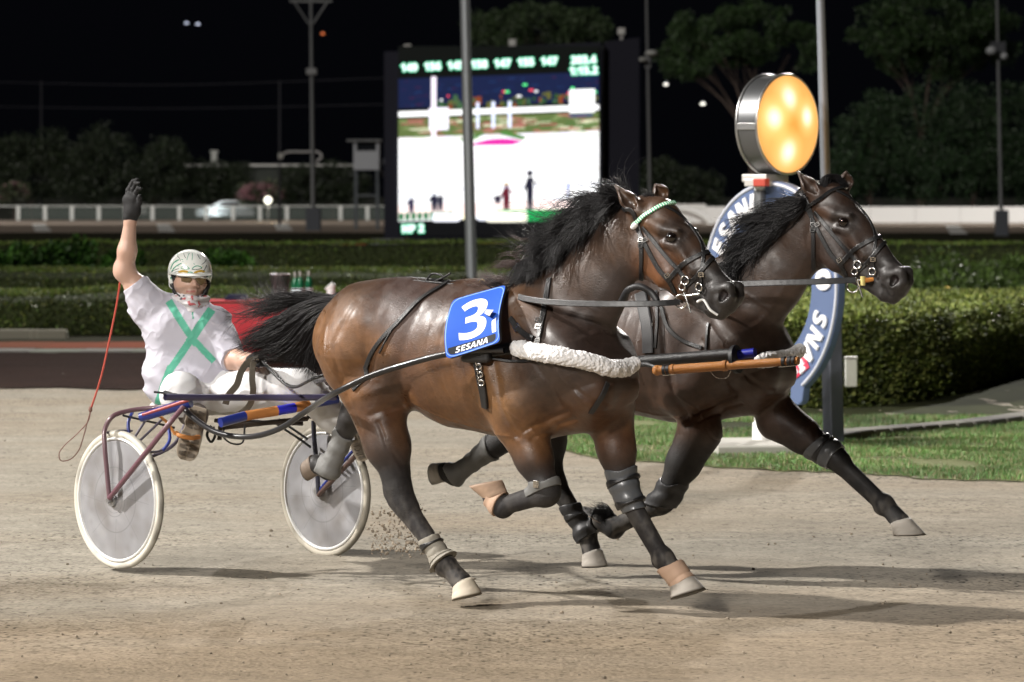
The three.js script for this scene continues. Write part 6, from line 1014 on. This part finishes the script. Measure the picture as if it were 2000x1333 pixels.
{ // parked car behind the fence
  const d = 283, p = at(440, 418, d), t = thing('parked_car', 'white car parked behind the pale mesh fence with its headlight on', 'car', [p.x, 0, -d]);
  const sp = new THREE.Shape(); [[-2.1, .35], [-2.15, .75], [-1.5, .9], [-.9, 1.0], [-.25, 1.42], [.9, 1.45], [1.6, 1.08], [2.1, 1.0], [2.15, .4]].forEach(([x, y], i) => i ? sp.lineTo(x, y) : sp.moveTo(x, y));
  part('body', new THREE.ExtrudeGeometry(sp, { depth: 1.6, bevelSize: .08, bevelThickness: .08 }).translate(0, 0, -.8), std([.6, .62, .64], .35), t);
  const w = new THREE.Shape(); [[-.75, 1.03], [-.25, 1.36], [.85, 1.38], [1.3, 1.08]].forEach(([x, y], i) => i ? w.lineTo(x, y) : w.moveTo(x, y)); part('window', new THREE.ExtrudeGeometry(w, { depth: 1.8, bevelEnabled: false }).translate(0, 0, -.9), std([.02, .02, .025], .15), t);
  for (const x of [-1.35, 1.35]) part('wheel', new THREE.CylinderGeometry(.32, .32, 1.7, 18).rotateX(Math.PI / 2).translate(x, .32, 0), std([.02, .02, .02], .8), t);
  part('headlight', new THREE.SphereGeometry(.2, 12, 8).scale(1.4, .8, 1).translate(-.85, .76, 1), glow([.9, 1, 1], 6), t);
  const l = new THREE.PointLight(0xf0ffff, 12, 0, 2); l.position.set(p.x - .85, .72, -d + 1.4); l.castShadow = true; scene.add(l);
}
{ const d = 290, p = at(280, 418, d), t = thing('signboard', 'small white board standing behind the mesh fence below the raised hand', 'board', [p.x, 0, -d]); part('panel', box(.55, 1, .06, 0, .95, 0, .02), white, t); part('foot', box(.1, .5, .1, 0, .25, 0), darkPost, t); }
// overhead wires with their two far masts
{ const t = thing('overhead_wire', 'two faint overhead wires strung across the black sky between thin masts', 'wire'); const w = std([.02, .02, .025], .8);
  for (const [v0, v1, v2] of [[160, 166, 152], [208, 212, 204]]) part('wire', tube([at(-40, v0, 310), at(330, v1, 310), at(760, v2, 310)], .035, 30, 4), w, t); for (const u of [80, 546]) part('mast', bar(V(at(u, 300, 310).x, 0, -310), at(u, 158, 310), .12, .08, 6), std([.015, .015, .02], .8), t); }
// ---------------------------------------------------------------- trees
const needle = [[.017, .041, .009], [.023, .05, .011], [.014, .031, .007]], bark = std([.07, .05, .04], .9);
function crownTree(name, label, category, u, vBase, d, blobs, trunkR, n, size, cols, group) {
  const s = d / FOC, x0 = (u - 1000) * s, t = thing(name, label, category, [x0, 0, -d], 0, group), br = [], B = blobs.map(([bu, bv, ru, rv]) => [(bu - u) * s, EYE - (bv - HOR) * s, rr(-.5, .5) * ru * s, ru * s, rv * s]);
  const cy = Math.min(...B.map((b) => b[1] - b[4] * .6)), fork = V(0, Math.max(.6, cy * .55), 0); br.push(bar(V(0, 0, 0), fork, trunkR, trunkR * .75, 8));
  for (const b of B) { const mid = V(b[0] * .45, lerp(fork.y, b[1], .5), b[2] * .4); br.push(bar(fork, mid, trunkR * .5, trunkR * .32, 6), bar(mid, V(b[0], b[1] - b[4] * .3, b[2]), trunkR * .32, trunkR * .12, 6)); for (let k = 0; k < 3; k++) br.push(bar(mid, V(b[0] + rr(-.7, .7) * b[3], b[1] - b[4] * rr(.1, .5), b[2] + rr(-.6, .6) * b[3]), trunkR * .2, trunkR * .06, 5)); }
  part('trunk', br, bark, t);
  const clump = Array.from({ length: 170 }, () => { const b = B[Math.floor(rnd() * B.length)], a = V(rr(-1, 1), rr(-1, 1), rr(-1, 1)).normalize(), k = Math.pow(rnd(), .3); return [b[0] + a.x * b[3] * k, b[1] + a.y * b[4] * k, b[2] + a.z * b[3] * k, Math.min(b[3], b[4]) * rr(.22, .42)]; });
  leaves(t, 'crown', n, () => { const c = clump[Math.floor(rnd() * 170)], a = V(rr(-1, 1), rr(-.8, 1), rr(-1, 1)).normalize(), k = c[3] * Math.pow(rnd(), .45); return [V(c[0] + a.x * k * 1.2, c[1] + a.y * k * .9, c[2] + a.z * k * 1.2), a]; }, size, cols);
  return t;
}
crownTree('stone_pine', 'umbrella pine with a broad flat crown above the round orange lamp', 'pine tree', 1470, 440, 300, [[1340, 120, 62, 42], [1400, 70, 90, 52], [1480, 50, 90, 48], [1545, 90, 70, 50], [1340, 80, 50, 35], [1450, 100, 60, 32]], .32, 30000, .22, needle, 'umbrella pines beyond the course');
crownTree('stone_pine', 'umbrella pine with a broad crown at the top corner beside the dark lamp post', 'pine tree', 1800, 440, 300, [[1740, 60, 85, 60], [1830, 40, 110, 62], [1920, 70, 70, 60], [1760, 110, 60, 40], [1870, 120, 80, 40]], .34, 30000, .22, needle, 'umbrella pines beyond the course');
crownTree('stone_pine', 'umbrella pine whose crown shows only above the big screen', 'pine tree', 1060, 440, 310, [[980, 60, 70, 42], [1060, 50, 110, 44], [1140, 62, 60, 38]], .32, 14000, .22, [[.022, .04, .013], [.028, .05, .016]], 'umbrella pines beyond the course');
for (const [u, blobs, label] of [[1700, [[1690, 300, 60, 90], [1720, 240, 50, 60], [1660, 340, 50, 60]], 'dark leafy tree below the second pine, next to the tall pole'], [1800, [[1800, 280, 70, 110], [1770, 330, 60, 60], [1840, 350, 60, 50]], 'dark leafy tree in the middle of the clump below the second pine'], [1900, [[1890, 260, 70, 120], [1930, 320, 60, 80]], 'dark leafy tree behind the dark lamp post'], [2010, [[1990, 270, 60, 130], [2030, 330, 60, 70]], 'dark leafy tree at the far end of the clump below the second pine']])
  crownTree('leafy_tree', label, 'tree', u, 440, 288, blobs, .25, 20000, .19, [[.011, .031, .008], [.015, .038, .01], [.008, .022, .006]], 'dark trees beyond the white rail');
for (const [u, blobs, label] of [[60, [[40, 350, 60, 60], [90, 320, 45, 70], [20, 310, 40, 60]], 'dark bushy tree at the far end of the row behind the mesh fence'], [180, [[150, 340, 60, 60], [210, 310, 50, 70], [190, 360, 60, 40]], 'dark bushy tree with a pointed crown behind the mesh fence'], [300, [[280, 345, 60, 55], [330, 330, 45, 60]], 'dark bushy tree behind the raised gloved hand'], [420, [[400, 360, 60, 42], [450, 355, 40, 42]], 'low dark tree in front of the low building roof edge'], [650, [[640, 360, 50, 42], [690, 370, 40, 30], [580, 360, 40, 40]], 'low dark tree between the tall lamp post and the cabin'], [1330, [[1310, 365, 60, 45], [1370, 370, 50, 40], [1290, 350, 40, 40]], 'low dark tree between the big screen and the blue sign']])
  crownTree('bushy_tree', label, 'tree', u, 440, 290, blobs, .16, 15000, .17, [[.009, .018, .004], [.007, .013, .003], [.011, .019, .005]], 'dark trees behind the mesh fence');
for (const [u, w, label] of [[510, 52, 'pink flowering oleander bush behind the fence, next to the globe lamp'], [28, 30, 'smaller pink flowering bush at the far end of the fence']]) {
  const t = crownTree('flowering_bush', label, 'bush', u, 440, 282, [[u - w * .3, 380, w * .6, 22], [u + w * .3, 376, w * .6, 22]], .08, 1600, .26, [[.05, .06, .03], [.03, .04, .02]]); const s = 282 / FOC;
  leaves(t, 'blossom', 700, () => { const a = V(rr(-1, 1), rr(-.4, 1), rr(.2, 1)).normalize(); return [V(a.x * w * s * rr(.6, 1), EYE - (380 - HOR) * s + a.y * 24 * s * rr(.7, 1), a.z * w * s * .5), a]; }, .2, [[.32, .18, .2], [.24, .12, .14]]);
}
renderer.render(scene, camera);
